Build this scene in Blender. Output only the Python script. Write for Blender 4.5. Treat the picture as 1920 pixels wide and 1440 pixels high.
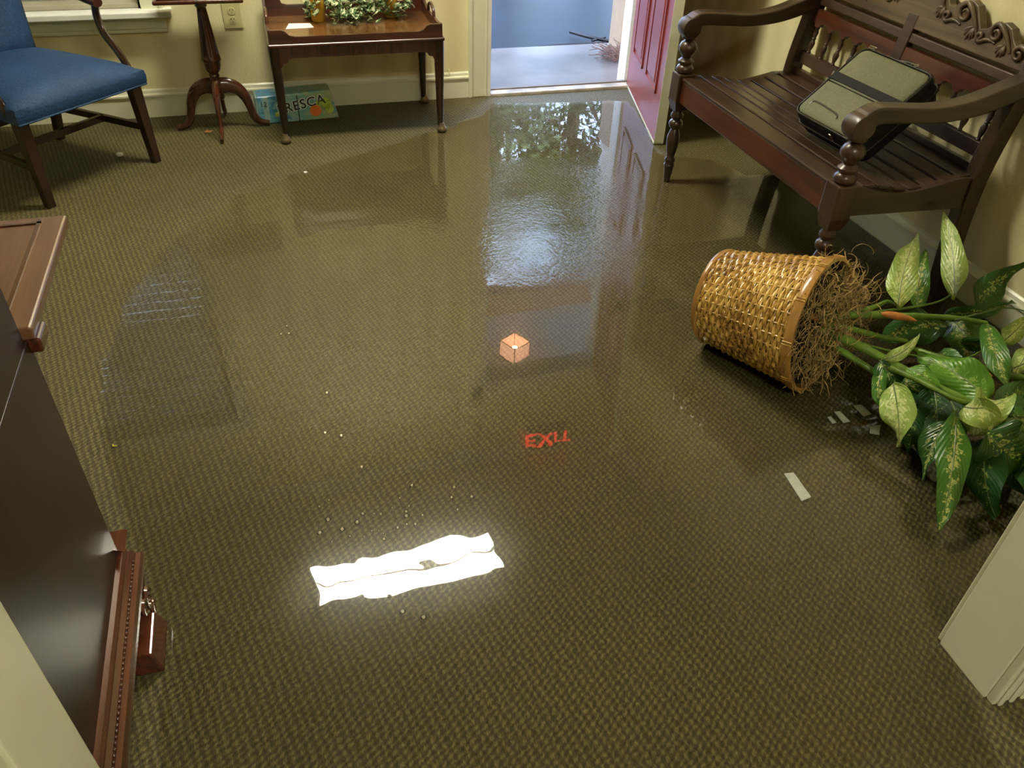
import bpy, bmesh, math, random
from mathutils import Vector, Matrix
sc = bpy.context.scene
for o in list(bpy.data.objects): bpy.data.objects.remove(o)
COL = sc.collection
PI = math.pi
rnd = random.Random(7)

# ---------------------------------------------------------------- camera
cam = bpy.data.cameras.new('camera'); camo = bpy.data.objects.new('camera', cam); COL.objects.link(camo)
cam.sensor_fit = 'HORIZONTAL'; cam.sensor_width = 36.0
cam.lens = 1483.07/1920*36.0
cam.clip_start = .01; cam.clip_end = 200
def _cam():
    pi_, ya, ro, h = .6671, .3128, .0429, 1.4566
    F = Vector((math.sin(ya)*math.cos(pi_), math.cos(ya)*math.cos(pi_), -math.sin(pi_)))
    R = Vector((math.cos(ya), -math.sin(ya), 0)); U = R.cross(F)
    c, s = math.cos(ro), math.sin(ro)
    R2 = R*c+U*s; U2 = R*-s+U*c
    M = Matrix((R2, U2, -F)).transposed().to_4x4(); M.translation = Vector((0, 0, h))
    camo.matrix_world = M
_cam(); sc.camera = camo

# ---------------------------------------------------------------- sky, exposure
w = bpy.data.worlds.new('overcast_sky'); sc.world = w; w.use_nodes = True
nt = w.node_tree; bg = nt.nodes['Background']
tc = nt.nodes.new('ShaderNodeTexCoord'); nz = nt.nodes.new('ShaderNodeTexNoise'); nz.inputs['Scale'].default_value = 2.5
cr = nt.nodes.new('ShaderNodeValToRGB'); cr.color_ramp.elements[0].color = (.30, .50, 1, 1); cr.color_ramp.elements[1].color = (.64, .79, 1, 1)
cr.color_ramp.elements[0].position = .35; cr.color_ramp.elements[1].position = .65
nt.links.new(tc.outputs['Generated'], nz.inputs['Vector']); nt.links.new(nz.outputs['Fac'], cr.inputs['Fac']); nt.links.new(cr.outputs['Color'], bg.inputs['Color'])
bg.inputs['Strength'].default_value = 4.6
vs = sc.view_settings; sc.display_settings.display_device = 'sRGB'
vs.view_transform = 'Standard'; vs.look = 'None'; vs.exposure = 1.2; vs.gamma = 1.0; vs.use_curve_mapping = False
sc.cycles.use_denoising = True
sc.cycles.max_bounces = 8; sc.cycles.transparent_max_bounces = 12; sc.cycles.caustics_reflective = False
sc.cycles.sample_clamp_indirect = 6
CEIL = 2.74; WF = 4.267; WR = 2.272; WL = -2.3

# ---------------------------------------------------------------- material helpers
def new_mat(name):
    m = bpy.data.materials.new(name); m.use_nodes = True
    return m, m.node_tree, m.node_tree.nodes['Principled BSDF']
def N(nt, t, **kw):
    n = nt.nodes.new('ShaderNode'+t)
    for k, v in kw.items():
        if k in n.inputs: n.inputs[k].default_value = v
        else: setattr(n, k, v)
    return n
def mth(nt, op, a, b=None):
    n = nt.nodes.new('ShaderNodeMath'); n.operation = op
    for i, v in enumerate((a, b)):
        if v is None: continue
        if isinstance(v, (int, float)): n.inputs[i].default_value = v
        else: nt.links.new(v, n.inputs[i])
    return n.outputs[0]
def ramp(nt, fac, stops):
    r = nt.nodes.new('ShaderNodeValToRGB'); e = r.color_ramp.elements
    while len(e) < len(stops): e.new(.5)
    for x, (p, c) in zip(e, stops):
        x.position = p; x.color = (*c, 1) if len(c) == 3 else c
    nt.links.new(fac, r.inputs['Fac']); return r.outputs['Color']
def coords(nt, scale=(1, 1, 1), kind='Object', rot=(0, 0, 0)):
    t = nt.nodes.new('ShaderNodeTexCoord'); m = nt.nodes.new('ShaderNodeMapping')
    m.inputs['Scale'].default_value = scale; m.inputs['Rotation'].default_value = rot
    nt.links.new(t.outputs[kind], m.inputs['Vector']); return m.outputs['Vector']
def bump(nt, b, h, strength=.3, dist=.01):
    n = nt.nodes.new('ShaderNodeBump'); n.inputs['Strength'].default_value = strength; n.inputs['Distance'].default_value = dist
    nt.links.new(h, n.inputs['Height']); nt.links.new(n.outputs['Normal'], b.inputs['Normal']); return n
def plain(name, col, rough=.5, metal=0., coat=0., var=.12, scale=14, bmp=.0, spec=.5):
    m, nt, b = new_mat(name)
    nz = N(nt, 'TexNoise', Scale=scale, Detail=4.0); nt.links.new(coords(nt), nz.inputs['Vector'])
    lo = tuple(c*(1-var) for c in col); hi = tuple(min(1, c*(1+var)) for c in col)
    nt.links.new(ramp(nt, nz.outputs['Fac'], [(.3, lo), (.7, hi)]), b.inputs['Base Color'])
    b.inputs['Roughness'].default_value = rough; b.inputs['Metallic'].default_value = metal
    b.inputs['Coat Weight'].default_value = coat; b.inputs['Coat Roughness'].default_value = .12
    b.inputs['Specular IOR Level'].default_value = spec
    if bmp: bump(nt, b, nz.outputs['Fac'], bmp, .004)
    return m
def wood(name, dark, light, axis='x', rough=.32, coat=.5, sc_=1., spec=.5):
    m, nt, b = new_mat(name)
    s = {'x': (1.5, 22, 22), 'y': (22, 1.5, 22), 'z': (22, 22, 1.5)}[axis]
    nz = N(nt, 'TexNoise', Scale=1.6*sc_, Detail=6.0, Roughness=.65, Distortion=.6); nt.links.new(coords(nt, s), nz.inputs['Vector'])
    n2 = N(nt, 'TexNoise', Scale=3.0, Detail=2.0); nt.links.new(coords(nt), n2.inputs['Vector'])
    f = mth(nt, 'ADD', mth(nt, 'MULTIPLY', nz.outputs['Fac'], .65), mth(nt, 'MULTIPLY', n2.outputs['Fac'], .35))
    nt.links.new(ramp(nt, f, [(.38, dark), (.62, light)]), b.inputs['Base Color'])
    b.inputs['Roughness'].default_value = rough; b.inputs['Coat Weight'].default_value = coat; b.inputs['Coat Roughness'].default_value = .15
    b.inputs['Specular IOR Level'].default_value = spec
    bump(nt, b, nz.outputs['Fac'], .08, .002)
    return m
M = {}
# carpet: rows of small loops, staggered
def carpet():
    m, nt, b = new_mat('looped_carpet')
    v = coords(nt, (1, 1, 1), rot=(0, 0, .12))
    wob = N(nt, 'TexNoise', Scale=48.0, Detail=3.0); nt.links.new(v, wob.inputs['Vector'])
    sub = N(nt, 'VectorMath', operation='SUBTRACT'); nt.links.new(wob.outputs['Color'], sub.inputs[0]); sub.inputs[1].default_value = (.5, .5, .5)
    scl = N(nt, 'VectorMath', operation='SCALE'); nt.links.new(sub.outputs[0], scl.inputs[0]); scl.inputs['Scale'].default_value = .018
    add = N(nt, 'VectorMath', operation='ADD'); nt.links.new(v, add.inputs[0]); nt.links.new(scl.outputs[0], add.inputs[1])
    sx = N(nt, 'SeparateXYZ'); nt.links.new(add.outputs[0], sx.inputs[0])
    xs = mth(nt, 'ADD', sx.outputs['X'], mth(nt, 'MULTIPLY', sx.outputs['Y'], -.35))
    cu = mth(nt, 'COSINE', mth(nt, 'MULTIPLY', xs, 2*PI/.0180))
    cv = mth(nt, 'COSINE', mth(nt, 'MULTIPLY', sx.outputs['Y'], 2*PI/.0250))
    h = mth(nt, 'ADD', mth(nt, 'MULTIPLY', mth(nt, 'MULTIPLY', cu, cv), .5), .5)
    fine = N(nt, 'TexNoise', Scale=170.0, Detail=3.0, Roughness=.6); nt.links.new(coords(nt, (2.2, .7, 1), rot=(0, 0, -.30)), fine.inputs['Vector'])
    h2 = mth(nt, 'ADD', mth(nt, 'MULTIPLY', h, .45), mth(nt, 'MULTIPLY', fine.outputs['Fac'], .85))
    big = N(nt, 'TexNoise', Scale=1.3, Detail=3.0); nt.links.new(v, big.inputs['Vector'])
    c = ramp(nt, h2, [(.36, (.026, .020, .0055)), (.64, (.070, .057, .0170)), (.92, (.185, .16, .058))])
    mx = N(nt, 'MixRGB', blend_type='MULTIPLY'); mx.inputs['Fac'].default_value = 1
    nt.links.new(c, mx.inputs['Color1']); nt.links.new(ramp(nt, big.outputs['Fac'], [(.35, (.82, .82, .82)), (.65, (1.12, 1.12, 1.12))]), mx.inputs['Color2'])
    nt.links.new(mx.outputs['Color'], b.inputs['Base Color'])
    b.inputs['Roughness'].default_value = .62; b.inputs['Specular IOR Level'].default_value = .45
    bump(nt, b, h2, .75, .006)
    return m
M['carpet'] = carpet()
# flood water: thin clear sheet, ripples where drops and flow disturb it, flatter elsewhere
def water():
    m = bpy.data.materials.new('flood_water'); m.use_nodes = True; nt = m.node_tree; nt.nodes.clear()
    out = nt.nodes.new('ShaderNodeOutputMaterial')
    g = N(nt, 'NewGeometry'); sp = N(nt, 'SeparateXYZ'); nt.links.new(g.outputs['Position'], sp.inputs[0])
    # disturbed band in front of the doorway
    def blob(cx, cy, rx, ry):
        a = mth(nt, 'DIVIDE', mth(nt, 'SUBTRACT', sp.outputs['X'], cx), rx); c = mth(nt, 'DIVIDE', mth(nt, 'SUBTRACT', sp.outputs['Y'], cy), ry)
        d = mth(nt, 'ADD', mth(nt, 'MULTIPLY', a, a), mth(nt, 'MULTIPLY', c, c))
        return mth(nt, 'MAXIMUM', mth(nt, 'SUBTRACT', 1.0, d), 0.0)
    bl = blob(1.02, 2.78, .66, .60)
    en = N(nt, 'TexNoise', Scale=3.2, Detail=3.0); nt.links.new(g.outputs['Position'], en.inputs['Vector'])
    msk = mth(nt, 'MULTIPLY', mth(nt, 'MINIMUM', mth(nt, 'MULTIPLY', bl, 2.2), 1.0), ramp(nt, en.outputs['Fac'], [(.34, (.05,)*3), (.56, (1,)*3)]))
    far = mth(nt, 'MINIMUM', mth(nt, 'MAXIMUM', mth(nt, 'MULTIPLY', mth(nt, 'SUBTRACT', sp.outputs['Y'], 1.9), .8), 0.0), 1.0)
    fine = N(nt, 'TexNoise', Scale=62.0, Detail=2.0, Roughness=.5); nt.links.new(g.outputs['Position'], fine.inputs['Vector'])
    slow = N(nt, 'TexNoise', Scale=5.5, Detail=2.0, Roughness=.4); nt.links.new(g.outputs['Position'], slow.inputs['Vector'])
    lap = N(nt, 'TexNoise', Scale=24.0, Detail=1.5, Roughness=.5); nt.links.new(g.outputs['Position'], lap.inputs['Vector'])
    h = mth(nt, 'ADD', mth(nt, 'MULTIPLY', fine.outputs['Fac'], mth(nt, 'ADD', mth(nt, 'MULTIPLY', msk, .0011), mth(nt, 'MULTIPLY', far, .000018))),
            mth(nt, 'ADD', mth(nt, 'MULTIPLY', slow.outputs['Fac'], mth(nt, 'ADD', .0003, mth(nt, 'MULTIPLY', mth(nt, 'MINIMUM', mth(nt, 'MAXIMUM', mth(nt, 'SUBTRACT', 1.75, sp.outputs['Y']), 0.0), .4), .0024))), mth(nt, 'MULTIPLY', lap.outputs['Fac'], .00001)))
    bp = N(nt, 'Bump'); bp.inputs['Strength'].default_value = 1.; bp.inputs['Distance'].default_value = 1.0; nt.links.new(h, bp.inputs['Height'])
    fr = N(nt, 'Fresnel', IOR=1.34); nt.links.new(bp.outputs['Normal'], fr.inputs['Normal'])
    tr = N(nt, 'BsdfTransparent'); tr.inputs['Color'].default_value = (.96, .94, .88, 1)
    g1 = N(nt, 'BsdfGlossy', Roughness=.0); g2 = N(nt, 'BsdfGlossy', Roughness=.16)
    for q in (g1, g2): q.inputs['Color'].default_value = (1, 1, 1, 1); nt.links.new(bp.outputs['Normal'], q.inputs['Normal'])
    mg = N(nt, 'MixShader'); mg.inputs[0].default_value = .18; nt.links.new(g1.outputs[0], mg.inputs[1]); nt.links.new(g2.outputs[0], mg.inputs[2])
    dg = mth(nt, 'ADD', mth(nt, 'SUBTRACT', sp.outputs['X'], sp.outputs['Y']), mth(nt, 'MULTIPLY', en.outputs['Fac'], .5))
    sh = mth(nt, 'MINIMUM', mth(nt, 'MAXIMUM', mth(nt, 'MULTIPLY', mth(nt, 'ADD', dg, 2.95), 1.3), 0.0), 1.0)   # 0 at the shallow left edge, 1 over deeper water
    nt.links.new(mth(nt, 'SUBTRACT', 1.0, mth(nt, 'MULTIPLY', sh, .84)), mg.inputs[0])
    mm = N(nt, 'MixShader'); nt.links.new(mth(nt, 'MULTIPLY', fr.outputs[0], mth(nt, 'ADD', mth(nt, 'MULTIPLY', sh, .7), .7)), mm.inputs[0]); nt.links.new(tr.outputs[0], mm.inputs[1]); nt.links.new(mg.outputs[0], mm.inputs[2])
    nt.links.new(mm.outputs[0], out.inputs['Surface'])
    return m
M['water'] = water()
def wallpaper():
    m, nt, b = new_mat('cream_wallpaper')
    v = coords(nt)
    nz = N(nt, 'TexNoise', Scale=90.0, Detail=3.0); nt.links.new(v, nz.inputs['Vector'])
    big = N(nt, 'TexNoise', Scale=2.2, Detail=3.0); nt.links.new(v, big.inputs['Vector'])
    wv = N(nt, 'TexWave', Scale=3.6, Distortion=.5); wv.bands_direction = 'DIAGONAL'; nt.links.new(coords(nt, (1, 1, 0)), wv.inputs['Vector'])
    f = mth(nt, 'ADD', mth(nt, 'MULTIPLY', big.outputs['Fac'], .7), mth(nt, 'MULTIPLY', wv.outputs['Fac'], .3))
    nt.links.new(ramp(nt, f, [(.20, (.62, .55, .30)), (.75, (.80, .73, .45))]), b.inputs['Base Color'])
    b.inputs['Roughness'].default_value = .55
    bump(nt, b, nz.outputs['Fac'], .35, .004)
    return m
M['wall'] = wallpaper()
M['hallwall'] = plain('hall_paint', (.55, .50, .34), .6)
M['trim'] = plain('cream_trim_paint', (.70, .70, .53), .3, var=.05, scale=5)
M['white_trim'] = plain('white_trim_paint', (.76, .77, .72), .35, var=.04)
M['ceiling'] = plain('ceiling_paint', (.62, .58, .42), .8, var=.05, scale=60, bmp=.3)
M['red_door'] = plain('red_door_paint', (.25, .045, .036), .36, var=.06, scale=4, spec=.35)
M['mahog_x'] = wood('mahogany_x', (.020, .0055, .003), (.085, .022, .010), 'x')
M['mahog_z'] = wood('mahogany_z', (.008, .003, .002), (.036, .010, .0055), 'z', rough=.25)
M['mahog_y'] = wood('mahogany_y', (.025, .008, .004), (.075, .02, .009), 'y', rough=.3)
M['table_top'] = wood('warm_mahogany_top', (.075, .032, .010), (.20, .090, .028), 'x', rough=.22)
M['cherry'] = wood('cherry_stand', (.030, .008, .004), (.095, .026, .011), 'z', rough=.22, coat=.6)
M['bench_y'] = wood('dark_teak_y', (.016, .0080, .0045), (.050, .022, .011), 'y', rough=.38, coat=.25)
M['bench_x'] = wood('dark_teak_x', (.019, .0105, .0055), (.055, .030, .015), 'x', rough=.4, coat=.2)
M['bench_z'] = wood('dark_teak_z', (.016, .008, .0045), (.055, .024, .012), 'z', rough=.33, coat=.3)
M['bench_red'] = wood('red_teak_rail', (.028, .008, .004), (.090, .022, .009), 'y', rough=.3, coat=.4)
M['crest'] = wood('weathered_carved_teak', (.040, .023, .011), (.115, .070, .036), 'y', rough=.45, coat=.1)
M['cab_side'] = wood('dark_cabinet_panel', (.014, .0055, .0025), (.028, .011, .005), 'z', rough=.34, coat=.15, sc_=.6, spec=.35)
M['lid'] = wood('tan_writing_lid', (.13, .060, .032), (.20, .098, .052), 'y', rough=.3)
M['cab_red'] = wood('red_mahogany_moulding', (.035, .010, .006), (.115, .030, .014), 'y', rough=.18, coat=.9)
M['black'] = plain('black_fabric', (.008, .009, .008), .7, bmp=.2, scale=200, spec=.2)
M['blackplastic'] = plain('black_plastic', (.01, .01, .01), .25)
M['metal'] = plain('nickel', (.62, .6, .5), .25, 1.)
M['pad'] = plain('worn_pad_foot', (.20, .15, .08), .3, .6)
M['plate'] = plain('ivory_plastic', (.55, .49, .25), .35, var=.03)
M['slot'] = plain('dark_slot', (.03, .025, .015), .6)
M['card'] = plain('white_card', (.85, .85, .80), .5, var=.02)
M['scrap'] = plain('wet_paper', (.40, .42, .37), .35, var=.12, scale=60)  # pale colour for bright reflections painted as patches on the water
M['capwhite'] = plain('white_plastic', (.6, .6, .55), .4)
M['dryleaf'] = plain('orange_dry_leaf', (.40, .17, .035), .6)
M['yellowbit'] = plain('yellow_bit', (.62, .60, .05), .5)
M['candle'] = plain('amber_wax', (.62, .34, .035), .4, var=.1)
M['rim'] = wood('bamboo_rim', (.28, .13, .03), (.46, .25, .06), 'z', rough=.28, coat=.5, sc_=.4)
M['liner'] = plain('dark_liner', (.02, .014, .008), .8)
M['moss'] = plain('dry_moss', (.34, .23, .085), .8, var=.5, scale=30)
M['stem'] = plain('green_cane', (.13, .24, .032), .32, var=.35, scale=22)
M['petiole'] = plain('grey_green_petiole', (.13, .19, .07), .35, var=.2)
M['sheath'] = plain('orange_sheath', (.55, .21, .05), .45, var=.3, scale=40)
M['asphalt'] = plain('wet_asphalt', (.006, .010, .018), .42, var=.6, scale=1.2, bmp=.2, spec=.12)
M['slab'] = plain('wet_concrete', (.125, .100, .092), .3, var=.5, scale=2.2)
M['post_paint'] = plain('porch_column_paint', (.40, .27, .16), .5, var=.06)
M['porch'] = plain('porch_ceiling_paint', (.78, .72, .68), .6, var=.04)
M['beam'] = plain('porch_beam_paint', (.70, .38, .22), .6, var=.05)
M['bark'] = plain('bark', (.20, .13, .08), .9, var=.4, bmp=.5)
M['twig'] = plain('dark_wet_branch', (.015, .012, .012), .5)
M['straw'] = plain('pine_straw', (.13, .055, .035), .7, var=.4)
M['foliage'] = plain('tree_foliage', (.085, .165, .045), .6, var=.8, scale=5)
M['foliage2'] = plain('tree_foliage_yellow', (.16, .20, .06), .6, var=.8, scale=5)
M['threshold'] = plain('worn_threshold_paint', (.46, .42, .36), .5, var=.4, scale=9)
M['ground'] = plain('verge', (.05, .06, .03), .9, var=.4)
M['blind'] = plain('blind_slat', (.62, .58, .44), .5, var=.03)
_nt = M['blind'].node_tree; _b = _nt.nodes['Principled BSDF']; _o = _nt.nodes['Material Output']; _t = _nt.nodes.new('ShaderNodeBsdfTranslucent'); _t.inputs['Color'].default_value = (.6, .62, .6, 1)
_x = _nt.nodes.new('ShaderNodeMixShader'); _x.inputs[0].default_value = .4; _nt.links.new(_b.outputs[0], _x.inputs[1]); _nt.links.new(_t.outputs[0], _x.inputs[2]); _nt.links.new(_x.outputs[0], _o.inputs['Surface'])
def weave():
    m, nt, b = new_mat('woven_wicker')
    v = coords(nt, (1, 1, 1)); nz = N(nt, 'TexNoise', Scale=75.0, Detail=3.0); nt.links.new(v, nz.inputs['Vector'])
    n2 = N(nt, 'TexNoise', Scale=9.0, Detail=2.0); nt.links.new(v, n2.inputs['Vector'])
    f = mth(nt, 'ADD', mth(nt, 'MULTIPLY', nz.outputs['Fac'], .6), mth(nt, 'MULTIPLY', n2.outputs['Fac'], .4))
    nt.links.new(ramp(nt, f, [(.34, (.15, .060, .010)), (.50, (.48, .27, .050)), (.66, (.76, .54, .17))]), b.inputs['Base Color'])
    b.inputs['Roughness'].default_value = .3; b.inputs['Coat Weight'].default_value = .6; b.inputs['Coat Roughness'].default_value = .15
    return m
M['weave'] = weave()
def fabric(name, c1, c2, scale, bs=.4):
    m, nt, b = new_mat(name)
    v = coords(nt); vo = N(nt, 'TexVoronoi', Scale=scale); nt.links.new(v, vo.inputs['Vector'])
    nz = N(nt, 'TexNoise', Scale=5.0, Detail=3.0); nt.links.new(v, nz.inputs['Vector'])
    f = mth(nt, 'ADD', mth(nt, 'MULTIPLY', vo.outputs['Distance'], .5), mth(nt, 'MULTIPLY', nz.outputs['Fac'], .6))
    nt.links.new(ramp(nt, f, [(.2, c1), (.8, c2)]), b.inputs['Base Color'])
    b.inputs['Roughness'].default_value = .7; b.inputs['Specular IOR Level'].default_value = .35
    bump(nt, b, vo.outputs['Distance'], bs, .003)
    return m
M['blue'] = fabric('blue_upholstery', (.004, .017, .060), (.016, .058, .150), 130.0)
M['bagfab'] = fabric('olive_nylon', (.075, .078, .042), (.155, .155, .085), 260.0, .25)
def leafmat(name, base, spot, amount, rough=.3):
    m, nt, b = new_mat(name)
    uv = N(nt, 'TexCoord'); sp = N(nt, 'SeparateXYZ'); nt.links.new(uv.outputs['UV'], sp.inputs[0])
    au = mth(nt, 'ABSOLUTE', mth(nt, 'SUBTRACT', sp.outputs['X'], .5))      # 0 at midrib, .5 at edge
    ob = coords(nt); nz = N(nt, 'TexNoise', Scale=85.0, Detail=3.0, Roughness=.6, Distortion=.8); nt.links.new(ob, nz.inputs['Vector'])
    t = mth(nt, 'SUBTRACT', mth(nt, 'ADD', nz.outputs['Fac'], amount), mth(nt, 'MULTIPLY', au, .62))
    f = ramp(nt, t, [(.50, (0, 0, 0)), (.56, (1, 1, 1))])
    mx = N(nt, 'MixRGB'); nt.links.new(f, mx.inputs['Fac']); mx.inputs['Color1'].default_value = (*base, 1); mx.inputs['Color2'].default_value = (*spot, 1)
    vein = mth(nt, 'SINE', mth(nt, 'MULTIPLY', mth(nt, 'SUBTRACT', sp.outputs['Y'], mth(nt, 'MULTIPLY', au, .7)), 75.0))
    rib = ramp(nt, au, [(.0, (.75, .8, .6)), (.03, (1, 1, 1))])
    m2 = N(nt, 'MixRGB', blend_type='MULTIPLY'); m2.inputs['Fac'].default_value = .8; nt.links.new(mx.outputs['Color'], m2.inputs['Color1']); nt.links.new(rib, m2.inputs['Color2'])
    nt.links.new(m2.outputs['Color'], b.inputs['Base Color']); b.inputs['Roughness'].default_value = rough
    b.inputs['Specular IOR Level'].default_value = .5
    bump(nt, b, vein, .35, .0012)
    return m
M['leaf_d'] = leafmat('leaf_dark_spotted', (.018, .085, .010), (.40, .46, .13), .02)
M['leaf_p'] = leafmat('leaf_pale', (.30, .43, .10), (.58, .66, .28), .14)
M['leaf_v'] = leafmat('leaf_mid_spotted', (.055, .17, .02), (.46, .50, .17), .06)
M['leaf_g'] = leafmat('leaf_bright_green', (.11, .27, .025), (.30, .46, .10), .03)
M['leaf_k'] = leafmat('leaf_deep_green', (.012, .060, .010), (.24, .34, .09), -.02, .5); M['leaf_k'].node_tree.nodes['Principled BSDF'].inputs['Specular IOR Level'].default_value = .2
M['ivy'] = leafmat('ivy_variegated', (.05, .13, .03), (.66, .70, .46), .10, .5)
M['ivy2'] = leafmat('ivy_green', (.03, .10, .02), (.40, .45, .24), -.15, .5)
def emis(name, col, s, base=(.8, .8, .8)):
    m, nt, b = new_mat(name); b.inputs['Base Color'].default_value = (*base, 1)
    b.inputs['Emission Color'].default_value = (*col, 1); b.inputs['Emission Strength'].default_value = s; return m
M['tube_light'] = emis('fluorescent_lens', (1., .95, .74), 34.)
M['hall_light'] = emis('hall_lens', (1., .96, .76), 24.)  # glow of the added light behind the camera
M['exit_red'] = emis('exit_letters', (1, .03, .02), 5., (.5, .02, .02))
M['lamp_glass'] = emis('lantern_glass', (1, .45, .25), 3.5, (.8, .6, .5))
M['bulb'] = emis('lantern_bulb', (1, .55, .28), 500.)
M['brass'] = plain('dark_brass', (.05, .035, .02), .4, .8)
def glassy():
    m = bpy.data.materials.new('window_glass'); m.use_nodes = True; nt = m.node_tree; nt.nodes.clear()
    o = nt.nodes.new('ShaderNodeOutputMaterial'); f = N(nt, 'Fresnel', IOR=1.5); t = N(nt, 'BsdfTransparent'); g = N(nt, 'BsdfGlossy', Roughness=.0); mx = N(nt, 'MixShader')
    nt.links.new(f.outputs[0], mx.inputs[0]); nt.links.new(t.outputs[0], mx.inputs[1]); nt.links.new(g.outputs[0], mx.inputs[2]); nt.links.new(mx.outputs[0], o.inputs['Surface']); return m
M['glass'] = glassy()
M['bubble'] = glassy(); M['bubble'].name = 'bubble_film'; M['bubble'].node_tree.nodes['Fresnel'].inputs['IOR'].default_value = 1.9

# ---------------------------------------------------------------- mesh helpers
class MB:
    def __init__(s): s.v = []; s.f = []; s.uv = {}; s.mi = []; s.cur = 0
    def add(s, vs_, fs, uvs=None):
        n = len(s.v); s.v += [tuple(x) for x in vs_]
        for i, f in enumerate(fs):
            if uvs: s.uv[len(s.f)] = [uvs[k] for k in f]
            s.f.append(tuple(k+n for k in f)); s.mi.append(s.cur)
        return s
    def box(s, a, b, M_=None):
        x0, y0, z0 = a; x1, y1, z1 = b
        vs_ = [Vector(p) for p in ((x0, y0, z0), (x1, y0, z0), (x1, y1, z0), (x0, y1, z0), (x0, y0, z1), (x1, y0, z1), (x1, y1, z1), (x0, y1, z1))]
        if M_: vs_ = [M_ @ p for p in vs_]
        return s.add(vs_, [(0, 3, 2, 1), (4, 5, 6, 7), (0, 1, 5, 4), (1, 2, 6, 5), (2, 3, 7, 6), (3, 0, 4, 7)])
    def hexa(s, bot, top):
        return s.add(list(bot)+list(top), [(3, 2, 1, 0), (4, 5, 6, 7), (0, 1, 5, 4), (1, 2, 6, 5), (2, 3, 7, 6), (3, 0, 4, 7)])
    def prism(s, poly, fn, a, b):
        n = len(poly); vs_ = [fn(u, v, a) for u, v in poly]+[fn(u, v, b) for u, v in poly]
        return s.add(vs_, [tuple(range(n-1, -1, -1)), tuple(range(n, 2*n))]+[(i, (i+1) % n, n+(i+1) % n, n+i) for i in range(n)])
    def lathe(s, prof, c=(0, 0, 0), seg=20, M_=None, flute=None):
        vs_ = []
        for r, z in prof:
            for k in range(seg):
                a = 2*PI*k/seg; rr = r
                if flute and flute[0] < z < flute[1]: rr = r*(1-flute[3]*(.5+.5*math.cos(a*flute[2])))
                p = Vector((rr*math.cos(a), rr*math.sin(a), z))
                if M_: p = M_ @ p
                vs_.append(p+Vector(c))
        fs = []
        for j in range(len(prof)-1):
            for k in range(seg):
                k2 = (k+1) % seg; fs.append((j*seg+k, j*seg+k2, (j+1)*seg+k2, (j+1)*seg+k))
        fs.append(tuple(range(seg-1, -1, -1))); fs.append(tuple((len(prof)-1)*seg+k for k in range(seg)))
        return s.add(vs_, fs)
    def tube(s, pts, rad, seg=8, closed=False, flat=1., up=None, cap=True):
        pts = [Vector(p) for p in pts]; n = len(pts)
        if not isinstance(rad, (list, tuple)): rad = [rad]*n
        vs_ = []; prev = None
        for i, p in enumerate(pts):
            t = (pts[(i+1) % n]-pts[i-1]) if closed else (pts[min(i+1, n-1)]-pts[max(i-1, 0)])
            t.normalize()
            if up is not None: a = Vector(up)-t*t.dot(Vector(up))
            elif prev is None: a = t.orthogonal()
            else: a = prev-t*t.dot(prev)
            a.normalize(); prev = a; b = t.cross(a)
            for k in range(seg):
                q = 2*PI*k/seg; vs_.append(p+(a*math.cos(q)*flat+b*math.sin(q))*rad[i])
        fs = []
        for i in range(n if closed else n-1):
            j = (i+1) % n
            for k in range(seg):
                k2 = (k+1) % seg; fs.append((i*seg+k, i*seg+k2, j*seg+k2, j*seg+k))
        if not closed and cap: fs += [tuple(range(seg-1, -1, -1)), tuple((n-1)*seg+k for k in range(seg))]
        return s.add(vs_, fs)
    def rail(s, pts, hw, hh, up=(0, 0, 1)):
        """swept rectangular bar; hw/hh may vary per point (half width sideways, half height)"""
        pts = [Vector(p) for p in pts]; n = len(pts); vs_ = []
        for i, p in enumerate(pts):
            t = (pts[min(i+1, n-1)]-pts[max(i-1, 0)]).normalized()
            sd = t.cross(Vector(up)).normalized(); u = sd.cross(t)
            a = hw[i] if isinstance(hw, (list, tuple)) else hw; b = hh[i] if isinstance(hh, (list, tuple)) else hh
            vs_ += [p+sd*x*a+u*y*b for x, y in ((-1, -1), (1, -1), (1, 1), (-1, 1))]
        fs = [(3, 2, 1, 0), tuple(4*(n-1)+k for k in range(4))]
        for i in range(n-1):
            for k in range(4): k2 = (k+1) % 4; fs.append((i*4+k, i*4+k2, i*4+4+k2, i*4+4+k))
        return s.add(vs_, fs)
    def build(s, name, mat, parent=None, smooth=False, bevel=0., seg=2, sub=0, label=None):
        me = bpy.data.meshes.new(name); me.from_pydata(s.v, [], s.f)
        for m_ in (mat if isinstance(mat, (list, tuple)) else [mat]): me.materials.append(M[m_] if isinstance(m_, str) else m_)
        for p, k in zip(me.polygons, s.mi): p.material_index = k; p.use_smooth = smooth
        if s.uv:
            u = me.uv_layers.new(name='UVMap')
            for p in me.polygons:
                if p.index in s.uv:
                    for li, c in zip(p.loop_indices, s.uv[p.index]): u.data[li].uv = c
        bm = bmesh.new(); bm.from_mesh(me)
        if not s.uv: bmesh.ops.recalc_face_normals(bm, faces=bm.faces)
        bm.to_mesh(me); bm.free(); me.update()
        o = bpy.data.objects.new(name, me); COL.objects.link(o)
        if parent: o.parent = parent
        if bevel:
            b = o.modifiers.new('bevel', 'BEVEL'); b.width = bevel; b.segments = seg; b.limit_method = 'ANGLE'; b.angle_limit = .6
        if sub:
            d = o.modifiers.new('sub', 'SUBSURF'); d.levels = sub; d.render_levels = sub
        if smooth and not sub:
            try: me.set_sharp_from_angle(angle=.9)
            except Exception: pass
        if label: o['label'] = label
        return o
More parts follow.
